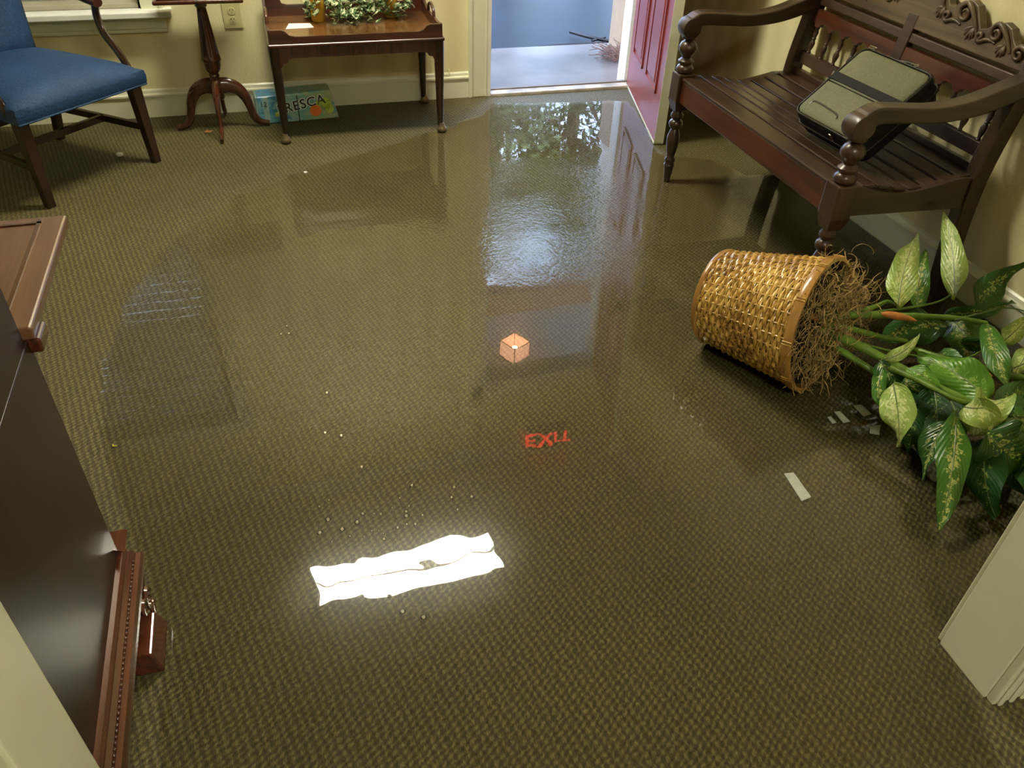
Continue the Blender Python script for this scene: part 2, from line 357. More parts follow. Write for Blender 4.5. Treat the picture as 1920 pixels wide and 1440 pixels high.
def thing(name, label, cat, loc=(0, 0, 0), rz=0., group=None):
    o = bpy.data.objects.new(name, None); COL.objects.link(o); o.empty_display_size = .05
    o.location = loc; o.rotation_euler = (0, 0, rz); o['label'] = label; o['category'] = cat
    if group: o['group'] = group
    return o
def tag(o, label, cat, group=None, kind=None):
    o['label'] = label; o['category'] = cat
    if group: o['group'] = group
    if kind: o['kind'] = kind
    return o
def struct(o, label=None, cat=None):
    o['kind'] = 'structure'
    if label: o['label'] = label
    if cat: o['category'] = cat
    return o
def sstruct(name, label, cat):
    return struct(bpy.data.objects.new(name, None), label, cat)
def bez(a, c, b, n):
    a, c, b = Vector(a), Vector(c), Vector(b)
    return [a*(1-t)**2+c*2*t*(1-t)+b*t*t for t in [i/n for i in range(n+1)]]
def spline(pts, n=6):
    P = [Vector(p) for p in pts]; P = [P[0]*2-P[1]]+P+[P[-1]*2-P[-2]]; out = []
    for i in range(1, len(P)-2):
        for k in range(n):
            t = k/n; a, b, c, d = P[i-1], P[i], P[i+1], P[i+2]
            out.append(.5*((2*b)+(c-a)*t+(2*a-5*b+4*c-d)*t*t+(-a+3*b-3*c+d)*t**3))
    out.append(P[-2]); return out
def text_mesh(body, size, extrude=.0, shear=0., spacing=1., offset=0.):
    cu = bpy.data.curves.new('txt', 'FONT'); cu.body = body; cu.size = size; cu.extrude = extrude; cu.shear = shear; cu.space_character = spacing
    cu.align_x = 'CENTER'; cu.align_y = 'CENTER'; cu.offset = offset
    o = bpy.data.objects.new('txt', cu); COL.objects.link(o); bpy.context.view_layer.update()
    me = bpy.data.meshes.new_from_object(o.evaluated_get(bpy.context.evaluated_depsgraph_get()))
    bpy.data.objects.remove(o); return me
def place_mesh(me, name, mat, parent=None, mat4=None):
    me.materials.clear(); me.materials.append(M[mat]); me.name = name
    if mat4: me.transform(mat4)
    o = bpy.data.objects.new(name, me); COL.objects.link(o)
    if parent: o.parent = parent
    return o
# ================================================================ SETTING
def sbox(name, a, b, mat, label=None, cat=None, parent=None, bevel=0):
    m = MB()
    if a and isinstance(a[0], (tuple, list)):
        for p, q in zip(a, b): m.box(p, q)
    else: m.box(a, b)
    o = m.build(name, mat, parent, bevel=bevel)
    return o if parent else struct(o, label, cat)
sbox('floor', (WL-.2, -3, -.10), (WR+.05, WF+.02, 0), 'carpet', 'soaked olive brown looped carpet floor', 'floor')
DX0, DX1, DH = 1.16, 2.035, 2.045           # front doorway
WX0, WX1, WZ0, WZ1 = -1.62, -.50, .50, 2.03  # window
sbox('wall_far', [(WL-.1, WF, 0), (WX0, WF, 0), (WX0, WF, WZ1), (WX1, WF, 0), (DX0, WF, DH), (DX1, WF, 0)],
     [(WX0, WF+.15, CEIL), (WX1, WF+.15, WZ0), (WX1, WF+.15, CEIL), (DX0, WF+.15, CEIL), (DX1, WF+.15, CEIL), (WR+.15, WF+.15, CEIL)], 'wall', 'cream textured wall holding the window and open doorway', 'wall')
sbox('wall_right', (WR, .3, 0), (WR+.15, WF, CEIL), 'wall', 'cream wall behind the wooden bench', 'wall')
sbox('wall_left', (WL-.15, .6, 0), (WL, WF, CEIL), 'wall', 'cream wall on the left of the room', 'wall')
NX0, NX1, NY0, NY1 = -.37, 1.205, .545, .676
sbox('wall_near', [(WL, NY0+.012, 0), (NX1+.02, NY0+.012, 0), (NX0-.02, NY0+.012, 2.12)], [(NX0-.02, NY1-.012, CEIL), (WR, NY1-.012, CEIL), (NX1+.02, NY1-.012, CEIL)], 'wall', 'cream wall around the near doorway', 'wall')
sbox('ceiling', (WL-.15, -3, CEIL), (WR+.15, WF+.15, CEIL+.1), 'ceiling', 'plain ceiling of the room', 'ceiling')
sbox('wall_hall', [(-1.1, -3, 0), (1.9, -3, 0), (-1.0, -3, 0)], [(-1.0, NY0+.01, CEIL), (2.0, NY0+.01, CEIL), (1.9, -2.9, CEIL)], 'hallwall', 'painted walls of the hallway behind the near doorway', 'wall')
# baseboards: flat board with a stepped cap
def baseboard(name, p0, p1, n, label):
    m = MB(); p0, p1, n = Vector(p0), Vector(p1), Vector(n)
    prof = [(0, 0), (.015, 0), (.015, .098), (.022, .102), (.022, .110), (.012, .116), (.010, .128), (.004, .134), (0, .134)]
    vs_ = [(p0+n*u+Vector((0, 0, v))) for u, v in prof]+[(p1+n*u+Vector((0, 0, v))) for u, v in prof]; k = len(prof)
    m.add(vs_, [tuple(range(k)), tuple(range(2*k-1, k-1, -1))]+[(i, (i+1) % k, k+(i+1) % k, k+i) for i in range(k)])
    return struct(m.build(name, 'trim'), label, 'baseboard')
baseboard('baseboard_far', (WL, WF, 0), (DX0-.105, WF, 0), (0, -1, 0), 'cream baseboard along the far wall')
baseboard('baseboard_right', (WR, .676, 0), (WR, WF, 0), (-1, 0, 0), 'cream baseboard along the bench wall')
baseboard('baseboard_left', (WL, .676, 0), (WL, WF, 0), (1, 0, 0), 'cream baseboard on the left wall')
# crown moulding
m = MB()
for (a, b, n) in (((WL, WF), (WR, WF), (0, -1)), ((WR, .676), (WR, WF), (-1, 0)), ((WL, .676), (WL, WF), (1, 0))):
    prof = [(0, 0), (.012, 0), (.02, .02), (.05, .055), (.055, .075), (0, .075)]; k = len(prof)
    vs_ = [(p[0]+n[0]*u, p[1]+n[1]*u, CEIL-.075+v) for p in (a, b) for u, v in prof]
    m.add(vs_, [tuple(range(k)), tuple(range(2*k-1, k-1, -1))]+[(i, (i+1) % k, k+(i+1) % k, k+i) for i in range(k)])
struct(m.build('trim_1', 'white_trim'), 'painted crown moulding under the ceiling', 'moulding')
# front doorway casing and jambs
m = MB(); cw = .10
for x0, x1, z0, z1 in ((DX0-cw, DX0, 0, DH+cw), (DX1, DX1+cw, 0, DH+cw), (DX0-cw, DX1+cw, DH, DH+cw)):
    m.box((x0, WF-.018, z0), (x1, WF, z1))
m.box((DX0-cw-.006, WF-.028, 0), (DX0-cw+.014, WF, DH+cw)); m.box((DX0-.014, WF-.022, 0), (DX0-.002, WF, DH))
struct(m.build('trim_2', 'trim', bevel=.003), 'cream casing around the front doorway', 'door casing')
m = MB(); m.box((DX0-.002, WF-.018, -.02), (DX0+.018, WF+.17, DH)); m.box((DX1-.018, WF+.0, -.1), (DX1+.002, WF+.19, DH)); m.box((DX0, WF-.018, DH-.018), (DX1, WF+.17, DH+.002)); m.box((DX1-.035, WF+.05, -.02), (DX1-.015, WF+.09, DH-.02)); m.box((DX1, WF+.15, -.12), (DX1+.11, WF+.19, DH+.1))
struct(m.build('trim_3', 'white_trim', bevel=.002), 'white jamb lining the front doorway', 'door jamb')
m = MB(); m.box((DX0+.018, WF-.03, -.01), (DX1-.018, WF+.07, .014)); m.box((DX0+.018, WF+.07, -.03), (DX1-.018, WF+.105, .004))
o = m.build('threshold', 'threshold', bevel=.004); struct(o, 'worn pale threshold strip under the front door', 'threshold')
M['thr'] = plain('threshold_dark', (.16, .13, .10), .5); MB().box((DX0+.018, WF+.035, .012), (DX1-.018, WF+.062, .020)).build('weather_strip', 'thr', o)
# door leaf opened inward
dr = thing('door_1', 'red panelled front door standing open beside the bench', 'door', (2.047, WF+.01, 0), math.atan2(-.884, -.226)); dr['kind'] = 'structure'
T = .044
fx = 1
def leaf():
    m = MB(); W, H, z0 = .905, 2.02, .012
    m.box((0, -T, z0), (W, 0, H)); return m
m = leaf(); m.build('door_slab', 'red_door', dr, bevel=.002)
for z0, z1 in ((.21, .80), (.95, 1.55), (1.66, 1.90)):
    for x0, x1 in ((.12, .40), (.51, .79)):
        for side in (-T, 0):
            s_ = -1 if side else 1; p = MB()
            for (a, b, c, d) in ((x0, x0+.014, z0, z1), (x1-.014, x1, z0, z1), (x0, x1, z0, z0+.014), (x0, x1, z1-.014, z1)):
                p.box((a, min(side, side+s_*.008), c), (b, max(side, side+s_*.008), d))
            ix = .045; y = side+s_*.009
            p.hexa([(x0+.03, side, z0+.03), (x1-.03, side, z0+.03), (x1-.03, side, z1-.03), (x0+.03, side, z1-.03)], [(x0+ix, y, z0+ix), (x1-ix, y, z0+ix), (x1-ix, y, z1-ix), (x0+ix, y, z1-ix)])
            p.build('door_panel', 'red_door', dr)
MB().box((.905, -T-.001, .010), (.908, .001, 2.02)).build('door_edge', 'trim', dr, label='cream painted lock edge of the door')
MB().box((0.0, -T-.0015, .003), (.905, .0015, .014)).build('door_sweep', 'trim', dr)
for s_ in (-1, 1):
    y = -T if s_ < 0 else 0
    k = MB().lathe([(.03, 0), (.03, .006), (.012, .01), (.012, .03), (.024, .038), (.030, .05), (.024, .064), (.008, .07)], (.845, y, .98), 18, Matrix.Rotation(-s_*PI/2, 4, 'X')); k.build('door_knob', 'brass', dr, smooth=True)
# window
wn = thing('window_1', 'white framed window with slatted blind above the sill', 'window'); wn['kind'] = 'structure'
m = MB(); cw = .095
for a, b in (((WX0-cw, WF-.02, WZ0-.03), (WX0, WF, WZ1+cw)), ((WX1, WF-.02, WZ0-.03), (WX1+cw, WF, WZ1+cw)), ((WX0, WF-.02, WZ1), (WX1, WF, WZ1+cw))): m.box(a, b)
m.box((WX1+cw-.018, WF-.03, WZ0-.03), (WX1+cw, WF, WZ1+cw)); m.build('window_casing', 'trim', wn, bevel=.003)
m = MB(); m.box((WX0-cw-.03, WF-.085, WZ0-.028), (WX1+cw+.035, WF+.09, WZ0)); m.build('window_sill', 'white_trim', wn, bevel=.005)
m = MB(); m.box((WX0-cw, WF-.022, WZ0-.085), (WX1+cw, WF, WZ0-.028)); m.box((WX0-cw, WF-.030, WZ0-.100), (WX1+cw, WF, WZ0-.085)); m.box((WX0-cw, WF-.030, WZ0-.045), (WX1+cw, WF, WZ0-.028)); m.build('apron', 'trim', wn, bevel=.002)
m = MB()
for a, b in (((WX0, WF+.05, WZ0), (WX0+.05, WF+.10, WZ1)), ((WX1-.05, WF+.05, WZ0), (WX1, WF+.10, WZ1)), ((WX0, WF+.05, WZ0), (WX1, WF+.10, WZ0+.05)), ((WX0, WF+.05, WZ1-.05), (WX1, WF+.10, WZ1)), ((WX0, WF+.06, 1.25), (WX1, WF+.10, 1.29)), ((-1.07, WF+.07, WZ0), (-1.05, WF+.09, WZ1))): m.box(a, b)
m.build('sash', 'white_trim', wn)
MB().box((WX0+.05, WF+.078, WZ0+.05), (WX1-.05, WF+.082, WZ1-.05)).build('pane', 'glass', wn)
m = MB(); z = .502
while z < WZ1-.06:
    m.hexa([(WX0+.01, WF+.012, z), (WX1-.012, WF+.012, z), (WX1-.012, WF+.034, z+.062), (WX0+.01, WF+.034, z+.062)], [(WX0+.01, WF+.009, z+.002), (WX1-.012, WF+.009, z+.002), (WX1-.012, WF+.031, z+.064), (WX0+.01, WF+.031, z+.064)]); z += .058
m.box((WX0+.01, WF+.0, WZ1-.05), (WX1-.01, WF+.05, WZ1-.005)); m.box((WX0+.01, WF+.003, .501), (WX1-.012, WF+.045, .52)); m.build('blind', 'blind', wn)
# near doorway jambs and casing
def near_jamb(name, x, s_, label):
    m = MB()
    m.box((min(x, x+s_*.02), NY0, 0), (max(x, x+s_*.02), NY1, 2.12))
    for y0, y1 in ((NY0-.018, NY0), (NY1, NY1+.012)):
        a, b = x+s_*.006, x+s_*.096; m.box((min(a, b), y0, 0), (max(a, b), y1, 2.2))
        for k in (.022, .05, .078):
            c, d = x+s_*(k-.006), x+s_*(k+.006); yy = y0-.006 if y0 < NY0 else y1
            m.box((min(c, d), yy, 0), (max(c, d), yy+.006, 2.2))
    return struct(m.build(name, 'trim', bevel=.003), label, 'door jamb')
near_jamb('trim_4', NX1, 1, 'cream near door jamb with scuffed face on the right')
near_jamb('trim_5', NX0, -1, 'cream near door jamb beside the dark cabinet')
struct(MB().box((NX0-.02, NY0-.001, 2.10), (NX1+.02, NY1+.001, 2.125)).build('trim_6', 'trim'), 'head of the near doorway', 'door jamb')
# ceiling light
cl = thing('ceiling_light', 'long fluorescent ceiling light with white lens', 'light', (.41, 3.30, CEIL-.09), .0)
MB().box((-.60, -.165, .03), (.60, .165, .09)).build('housing', 'white_trim', cl, bevel=.01)
m = MB()
for ya, yb in ((-.160, -.005), (.005, .160)):
    pr = [(ya+(yb-ya)*k/8, .03-.032*math.sin(PI*k/8)**.6) for k in range(9)]
    m.prism(pr, lambda u, v, t: (t, u, v), -.585, .585)
m.build('lens', 'tube_light', cl)
hl = thing('hall_light', 'square flush ceiling light in the hallway behind the camera', 'light', (.45, -.9, CEIL-.07))  # fixture out of view, added to brighten the near jambs and floor
MB().box((-.3, -.3, .02), (.3, .3, .07)).build('housing', 'white_trim', hl, bevel=.01); MB().box((-.28, -.28, 0), (.28, .28, .03)).build('lens', 'hall_light', hl)
# exit sign over the doorway
ex = thing('exit_sign', 'white exit sign with glowing red letters above the front doorway', 'exit sign', (1.668, WF-.03, 2.60))
MB().box((-.16, -.022, -.10), (.16, .03, .10)).build('sign_box', 'blackplastic', ex, bevel=.006)
place_mesh(text_mesh('EXIT', .185, .002, offset=.003), 'lettering', 'exit_red', ex, Matrix.Translation((0, -.0245, 0)) @ Matrix.Rotation(PI/2, 4, 'X'))

# ================================================================ OUTSIDE
sbox('porch_slab', (-.6, WF+.14, -.30), (4.2, 5.56, -.12), 'slab', 'wet concrete porch slab outside the front door', 'porch', bevel=.01)
m = MB(); n = 24; g = []
for j in range(n+1):
    for i in range(n+1): g.append((-25+60*i/n, 5.3+45*j/n, -.155))
m.add(g, [(j*(n+1)+i, j*(n+1)+i+1, (j+1)*(n+1)+i+1, (j+1)*(n+1)+i) for j in range(n) for i in range(n)])
struct(m.build('parking_lot', 'asphalt'), 'wet blue grey asphalt beyond the porch', 'pavement')
sbox('porch_ceiling', (-1.5, WF+.15, 2.36), (4.6, 5.80, 2.42), 'porch', 'grey ceiling boards over the porch', 'ceiling')
sbox('porch_beam', (-1.5, 5.56, 2.17), (4.6, 5.76, 2.36), 'beam', 'brown beam at the outer edge of the porch', 'beam')
cb = thing('porch_column', 'pale square based column standing at the porch edge', 'column', (2.56, 5.48, -.12))
MB().box((-.15, -.14, 0), (.15, .06, .95)).build('pedestal', 'post_paint', cb, bevel=.006)
MB().lathe([(.15, .95), (.16, .97), (.16, 1.0), (.135, 1.02), (.15, 1.08), (.155, 1.14), (.13, 1.2), (.125, 1.23), (.14, 1.25), (.12, 1.28), (.115, 1.4), (.10, 2.25), (.13, 2.29)], (0, -.04, 0), 28).build('shaft', 'white_trim', cb, smooth=True)
lt = thing('porch_lantern', 'glowing square glass lantern under the porch ceiling', 'lantern', (1.60, 4.92, 2.19), .5)
a = .085; m = MB()
for x in (-1, 1):
    for y in (-1, 1): m.tube([(x*a, y*a, 0), (x*a, y*a, .14)], .005, 6)
for z in (0, .14):
    m.tube([(-a, -a, z), (a, -a, z), (a, a, z), (-a, a, z)], .005, 6, closed=True)
m.box((-.05, -.05, .15), (.05, .05, .17)); m.box((-a, -a, .14), (a, a, .152)); m.build('frame', 'brass', lt)
m = MB()
for x in (-1, 1): m.box((x*a-.001, -a, .003), (x*a+.001, a, .14)); m.box((-a, x*a-.001, .003), (a, x*a+.001, .14))
m.build('glass_panes', 'lamp_glass', lt)
MB().lathe([(.004, .05), (.017, .06), (.02, .08), (.012, .105), (.01, .14)], (0, 0, 0), 14).build('bulb', 'bulb', lt, smooth=True)
# twigs and straw by the column
br = MB()
for pts, r_ in (([(1.85, 5.60, -.145), (2.05, 5.62, -.14), (2.25, 5.60, -.135), (2.42, 5.60, -.135)], .012), ([(2.24, 5.88, -.12), (2.33, 5.72, -.12), (2.45, 5.63, -.13)], .014), ([(2.33, 5.66, -.13), (2.45, 5.70, -.12)], .010), ([(1.6, 5.60, -.15), (1.75, 5.59, -.15), (1.86, 5.60, -.15)], .006)):
    br.tube(spline(pts, 4), r_, 6)
tag(br.build('fallen_branch', 'twig', smooth=True), 'dark wet branch lying at the far edge of the porch', 'branch')
m = MB()
for i in range(150):
    x, y = 2.33+rnd.uniform(-.07, .12), 5.20+rnd.uniform(-.12, .10); a = rnd.uniform(0, PI); l = rnd.uniform(.05, .14); z = -.118+rnd.uniform(0, .05)*rnd.random()
    d = Vector((math.cos(a), math.sin(a), rnd.uniform(-.1, .5)))*l
    m.tube([Vector((x, y, z)), Vector((x, y, z))+d*.5+Vector((0, 0, .01)), Vector((x, y, z))+d], .0022, 3)
tag(m.build('pine_straw', 'straw'), 'heap of rusty pine straw against the foot of the porch column', 'pine straw', kind='stuff')
# trees across the lot (seen mirrored in the flood water)
def tree(x, y, h, r, mat, label, low=.25, nl=4500):
    t = thing('tree', label, 'tree', (x, y, -.15), group='trees across the parking lot')
    tk = MB(); tk.tube(spline([(0, 0, -.1), (.15, 0, h*.25), (-.05, .1, h*.55), (.1, 0, h*.85)], 5), [.22-.17*k/15 for k in range(16)], 10)
    for k in range(9):
        z = h*(.3+.06*k); a = k*2.4; tk.tube(spline([(0, 0, z), (math.cos(a)*r*.35, math.sin(a)*r*.35, z+.4), (math.cos(a)*r*.8, math.sin(a)*r*.8, z+.7)], 3), [.08, .07, .06, .05, .04, .03, .02], 6)
    tk.build('trunk', 'bark', t, smooth=True)
    lf = MB(); cl_ = []
    for k in range(34):
        a = rnd.uniform(0, 2*PI); q = r*math.sqrt(rnd.random()); zz = rnd.uniform(low, 1.); e = math.sin(PI*min(1, (1.05-zz)/(1.05-low)*.9+.08))
        cl_.append((q*math.cos(a)*e, q*math.sin(a)*e, zz*h))
    for i in range(nl):
        c = rnd.choice(cl_); s_ = r*.24
        p = Vector((c[0]+rnd.gauss(0, s_), c[1]+rnd.gauss(0, s_), c[2]+rnd.gauss(0, s_*.8)))
        u = Vector((rnd.gauss(0, 1), rnd.gauss(0, 1), rnd.gauss(0, .6))).normalized(); v = u.orthogonal().normalized(); l = rnd.uniform(.06, .11)
        lf.add([p-u*l, p+v*l*.45, p+u*l, p-v*l*.45], [(0, 1, 2), (0, 2, 3)])
    lf.build('crown', mat, t)
tree(2.9, 10.6, 4.9, .8, 'foliage2', 'tall narrow tree across the lot, leftmost seen through the doorway', nl=5000)
tree(5.3, 13.2, 6.9, 1.15, 'foliage', 'dense green tree across the lot, middle of the doorway view', nl=12000)
tree(9.4, 17.2, 7.0, 1.3, 'foliage', 'broad tree across the lot on the right of the doorway view', nl=7000)
tree(6.9, 22.5, 12.5, 1.5, 'foliage2', 'tallest tree far back across the lot')
tree(-1.0, 14.0, 8.0, 1.6, 'foliage', 'dark tree across the lot beyond the window side')
tree(-7.5, 15.0, 8.0, 1.8, 'foliage2', 'wide tree across the lot behind the window')

# ================================================================ FLOOD WATER and floor litter
BUBBLES=[ (0.090,1.515),(0.203,1.416),(0.305,1.384),(0.340,1.340),(0.166,1.380),(0.142,1.353),(0.296,1.307),(0.173,1.332),(0.209,1.310),(0.097,1.345),(0.112,1.339),(0.053,1.328),(0.016,1.315),(0.083,1.292),(0.099,1.288),(0.167,1.292),(0.187,1.287),(0.144,1.286),(0.031,1.289),(0.038,1.287),(0.063,1.279),(0.108,1.277),(0.107,1.260),(0.123,1.258),(-0.036,1.317),(-0.013,1.354),(-0.053,1.370),(-0.029,1.403),(-0.004,1.418),(0.092,1.096),(0.124,1.086),(-0.012,1.282),(-0.026,1.266),(0.113,1.049),(0.154,1.023),(0.291,1.351),(0.171,1.318),(0.183,1.348),(-0.051,2.217),(-0.072,2.175),(-0.048,2.173),(0.036,1.843),(0.054,1.649),(0.013,1.671),(0.070,1.352) ]
REFLECTION_PATCHES=[ [(1.156,1.214),(1.183,1.211),(1.178,1.121),(1.146,1.115)],[(1.511,1.414),(1.536,1.410),(1.539,1.367),(1.510,1.364)],[(1.438,1.402),(1.456,1.400),(1.458,1.354),(1.435,1.352)],[(1.502,1.321),(1.534,1.318),(1.504,1.283),(1.482,1.296)],[(1.404,1.386),(1.416,1.386),(1.416,1.359),(1.402,1.358)] ]
POOL=[ (1.148,4.133),(1.371,4.074),(1.674,4.060),(1.899,4.009),(1.851,3.703),(1.744,3.292),(1.964,3.181),(2.047,2.976),(2.294,2.923),(2.274,2.492),(2.270,2.171),(2.272,1.553),(2.275,1.282),(1.723,0.858),(1.368,0.668),(1.212,0.676),(1.183,0.532),(1.092,0.369),(0.722,0.296),(0.122,0.420),(-0.260,0.655),(-0.368,0.794),(-0.386,1.182),(-0.471,1.469),(-0.549,1.801),(-0.591,2.100),(-0.549,2.513),(-0.411,2.903),(-0.193,3.233),(0.179,3.490),(0.547,3.671),(0.877,3.856),(1.062,3.976) ]

def pool():
    bm = bmesh.new(); P = [Vector((x, y, 0)) for x, y in POOL]; n = len(P); pts = []
    for i in range(n):
        a, b = P[i], P[(i+1) % n]; k = max(1, int((b-a).length/.05))
        for j in range(k):
            p = a.lerp(b, j/k)
            if 0 < i < 34: p += Vector((rnd.uniform(-.012, .012), rnd.uniform(-.012, .012), 0))
            p.x = min(p.x, WR-.018); p.y = min(p.y, WF-.05); pts.append(p)
    f = bm.faces.new([bm.verts.new((p.x, p.y, .005)) for p in pts]); f.normal_update()
    if f.normal.z < 0: f.normal_flip()
    me = bpy.data.meshes.new('flood_water'); bm.to_mesh(me); bm.free(); me.materials.append(M['water'])
    o = bpy.data.objects.new('flood_water', me); COL.objects.link(o); return o
tag(pool(), 'clear shallow flood water standing on the carpet and mirroring the doorway', 'water', kind='stuff')
def bubble_mesh():
    m = MB(); prof = [((.0066)*math.cos(a), .0048*math.sin(a)) for a in [PI/2*k/5 for k in range(6)]]; prof[-1] = (.0003, .0048)
    m.lathe(prof, (0, 0, 0), 14)
    return m
b0 = None
for i, (x, y) in enumerate(BUBBLES):
    s_ = rnd.choice([.35, .45, .5, .7, 1.0]) if 3 < i < 40 else .9
    if b0 is None: o = b0 = bubble_mesh().build('water_bubble', 'bubble', smooth=True)
    else: o = b0.copy(); COL.objects.link(o)
    o.location = (x, y, .0052); o.scale = (s_,)*3
    tag(o, 'tiny clear bubble floating on the flood water', 'bubble', 'bubbles floating on the flood water')
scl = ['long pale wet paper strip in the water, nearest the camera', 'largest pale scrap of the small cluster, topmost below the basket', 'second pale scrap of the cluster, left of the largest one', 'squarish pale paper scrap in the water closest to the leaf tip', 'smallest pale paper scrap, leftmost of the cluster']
for s_, l in zip(REFLECTION_PATCHES, scl):
    m = MB(); m.prism(s_, lambda u, v, t: (u, v, t), .0045, .0062); tag(m.build('paper_scrap', 'scrap'), l, 'paper', 'paper scraps in the water')  # thin flat pieces standing in for bright reflections on the water
m = MB(); m.lathe([(.012, 0), (.014, .002), (.0145, .009), (.0125, .0115), (.009, .0115), (.009, .009)], (0, 0, 0), 20); o = m.build('bottle_cap', 'capwhite', smooth=True); o.location = (-.678, 3.779, .0)
tag(o, 'small white round cap on the carpet under the blue armchair', 'cap')
m = MB(); m.lathe([(.006, 0), (.009, .003), (.008, .007), (.003, .009)], (0, 0, 0), 7); o = m.build('white_pebble', 'capwhite'); o.location = (.109, 3.416, 0)
tag(o, 'tiny white crumb on the carpet in front of the tray table', 'crumb')
m = MB(); m.add([(-.02, -.01, .002), (-.005, -.016, .005), (.014, -.01, .002), (.022, .004, .006), (.006, .008, .003), (-.004, .018, .007), (-.012, .006, .002)], [(0, 1, 2, 3, 4, 5, 6)])
o = m.build('dry_leaf', 'dryleaf'); sd = o.modifiers.new('s', 'SOLIDIFY'); sd.thickness = .001; o.location = (-.302, 3.995, 0); tag(o, 'orange dry leaf on the carpet by the pedestal stand foot', 'leaf')
m = MB(); m.tube([(-.006, .004, .004), (-.004, -.004, .004), (.004, -.004, .004)], .002, 6); o = m.build('yellow_scrap', 'yellowbit'); o.location = (-.523, 1.757, .001); tag(o, 'tiny yellow scrap on the carpet beside the dark cabinet', 'scrap')

# ================================================================ OUTLET
ot = thing('wall_outlet', 'ivory double electrical outlet on the far wall', 'outlet', (-.106, WF, .455))
MB().box((-.043, -.006, -.06), (.043, 0, .06)).build('cover_plate', 'plate', ot, bevel=.003)
for z in (-.02, .02):
    m = MB(); m.lathe([(.017, 0), (.0165, .003)], (0, -.006, z), 18, Matrix.Rotation(PI/2, 4, 'X')); r_ = m.build('socket', 'plate', ot, smooth=True)
    m = MB(); m.box((-.008, -.0098, z+.001), (-.0055, -.0088, z+.009)); m.box((.0055, -.0098, z+.001), (.008, -.0088, z+.009)); m.box((-.002, -.0098, z-.01), (.002, -.0088, z-.006)); m.build('slots', 'slot', r_)
# small cable on top of the baseboard
m = MB(); m.tube(spline([(.90, WF-.012, .137), (.93, WF-.018, .137), (.945, WF-.02, .14), (.948, WF-.012, .15), (.94, WF-.006, .152)], 4), .0022, 6)
tag(m.build('cable_stub', 'plate', smooth=True), 'short cream cable end resting on the far baseboard', 'cable')

# ================================================================ SODA CARTON
ca = thing('soda_carton', 'teal twelve pack soda carton under the tray table', 'carton', (.135, 4.115, 0), math.radians(3.5))
W, D_, H = .195, .115, .135
def carton_mat():
    m, nt, b = new_mat('carton_print')
    v = N(nt, 'TexCoord'); sp = N(nt, 'SeparateXYZ'); nt.links.new(v.outputs['Object'], sp.inputs[0])
    nz = N(nt, 'TexNoise', Scale=9.0, Detail=3.0, Distortion=1.); nt.links.new(coords(nt, (1, 1, 2.5), rot=(0, .5, 0)), nz.inputs['Vector'])
    t = mth(nt, 'ADD', mth(nt, 'MULTIPLY', sp.outputs['X'], 2.2), mth(nt, 'MULTIPLY', nz.outputs['Fac'], .9))
    nt.links.new(ramp(nt, t, [(.0, (.20, .44, .46)), (.20, (.03, .20, .42)), (.34, (.34, .52, .48)), (.50, (.16, .40, .40)), (.64, (.30, .46, .26)), (.76, (.40, .45, .24)), (.95, (.05, .28, .46))]), b.inputs['Base Color'])
    b.inputs['Roughness'].default_value = .3; return m
M['carton'] = carton_mat(); M['c_end'] = plain('carton_end', (.28, .42, .40), .3, var=.2); M['c_orange'] = plain('carton_orange', (.75, .20, .04), .35, var=.1); M['c_green'] = plain('carton_green', (.42, .55, .08), .35, var=.3, scale=40)
M['ink'] = plain('print_black', (.01, .015, .02), .35); M['inkw'] = plain('print_white', (.75, .8, .75), .35); M['c_leaf'] = plain('carton_leaf_green', (.04, .20, .06), .35, var=.3)
m = MB(); m.hexa([(-W, -D_/2, 0), (W, -D_/2, 0), (W, D_/2, 0), (-W, D_/2, 0)], [(-W+.0, -D_/2, H), (W-.03, -D_/2+.004, H+.008), (W-.03, D_/2, H+.008), (-W, D_/2, H)])
m.build('box_body', 'carton', ca, bevel=.008, seg=3)
m = MB(); m.hexa([(-W-.012, -D_/2+.004, .004), (-W+.055, -D_/2-.0025, .004), (-W+.055, D_/2, .004), (-W-.012, D_/2, .004)], [(-W-.006, -D_/2+.004, H-.002), (-W+.055, -D_/2-.0025, H-.002), (-W+.055, D_/2, H-.002), (-W-.006, D_/2, H-.002)]); m.build('end_flap', 'c_end', ca, bevel=.006)
yf = -D_/2-.0015
RX = Matrix.Rotation(PI/2, 4, 'X')
def dec(name, body, size, mat, x, z, y, ex=.0004, rz=0, sh=0, off=0, sp=1.): return place_mesh(text_mesh(body, size, ex, sh, sp, off), name, mat, ca, Matrix.Translation((x, y, z)) @ RX @ Matrix.Rotation(rz, 4, 'Z'))
dec('lettering', 'FRESCA', .064, 'inkw', .015, .083, yf, rz=.16, off=.0045, sp=1.12); dec('lettering', 'FRESCA', .064, 'ink', .015, .083, yf-.0008, rz=.16, off=.001, sp=1.12)
dec('pack_number', '12', .034, 'ink', -.165, .098, yf-.003)
m = MB(); m.lathe([(.029, 0), (.027, .002)], (.082, yf, .048), 24, RX); o = m.build('fruit_picture', 'c_orange', ca)
m = MB(); m.lathe([(.020, 0), (.019, .001)], (.088, yf-.002, .05), 24, RX); m.build('fruit_flesh', M['c_orange'], o)
for k, (x, z, s_) in enumerate(((.104, .082, .018), (.135, .082, .028), (.15, .05, .024), (-.105, .045, .012))):
    MB().lathe([(s_, 0), (s_*.9, .0012)], (x, yf+.0004*k, z), 9, RX).build('leaf_picture', 'c_green', ca)
m = MB(); m.box((-.004, yf-.002, 0), (.0, yf+.004, H-.006)); m.build('flap_seam', 'ink', ca)
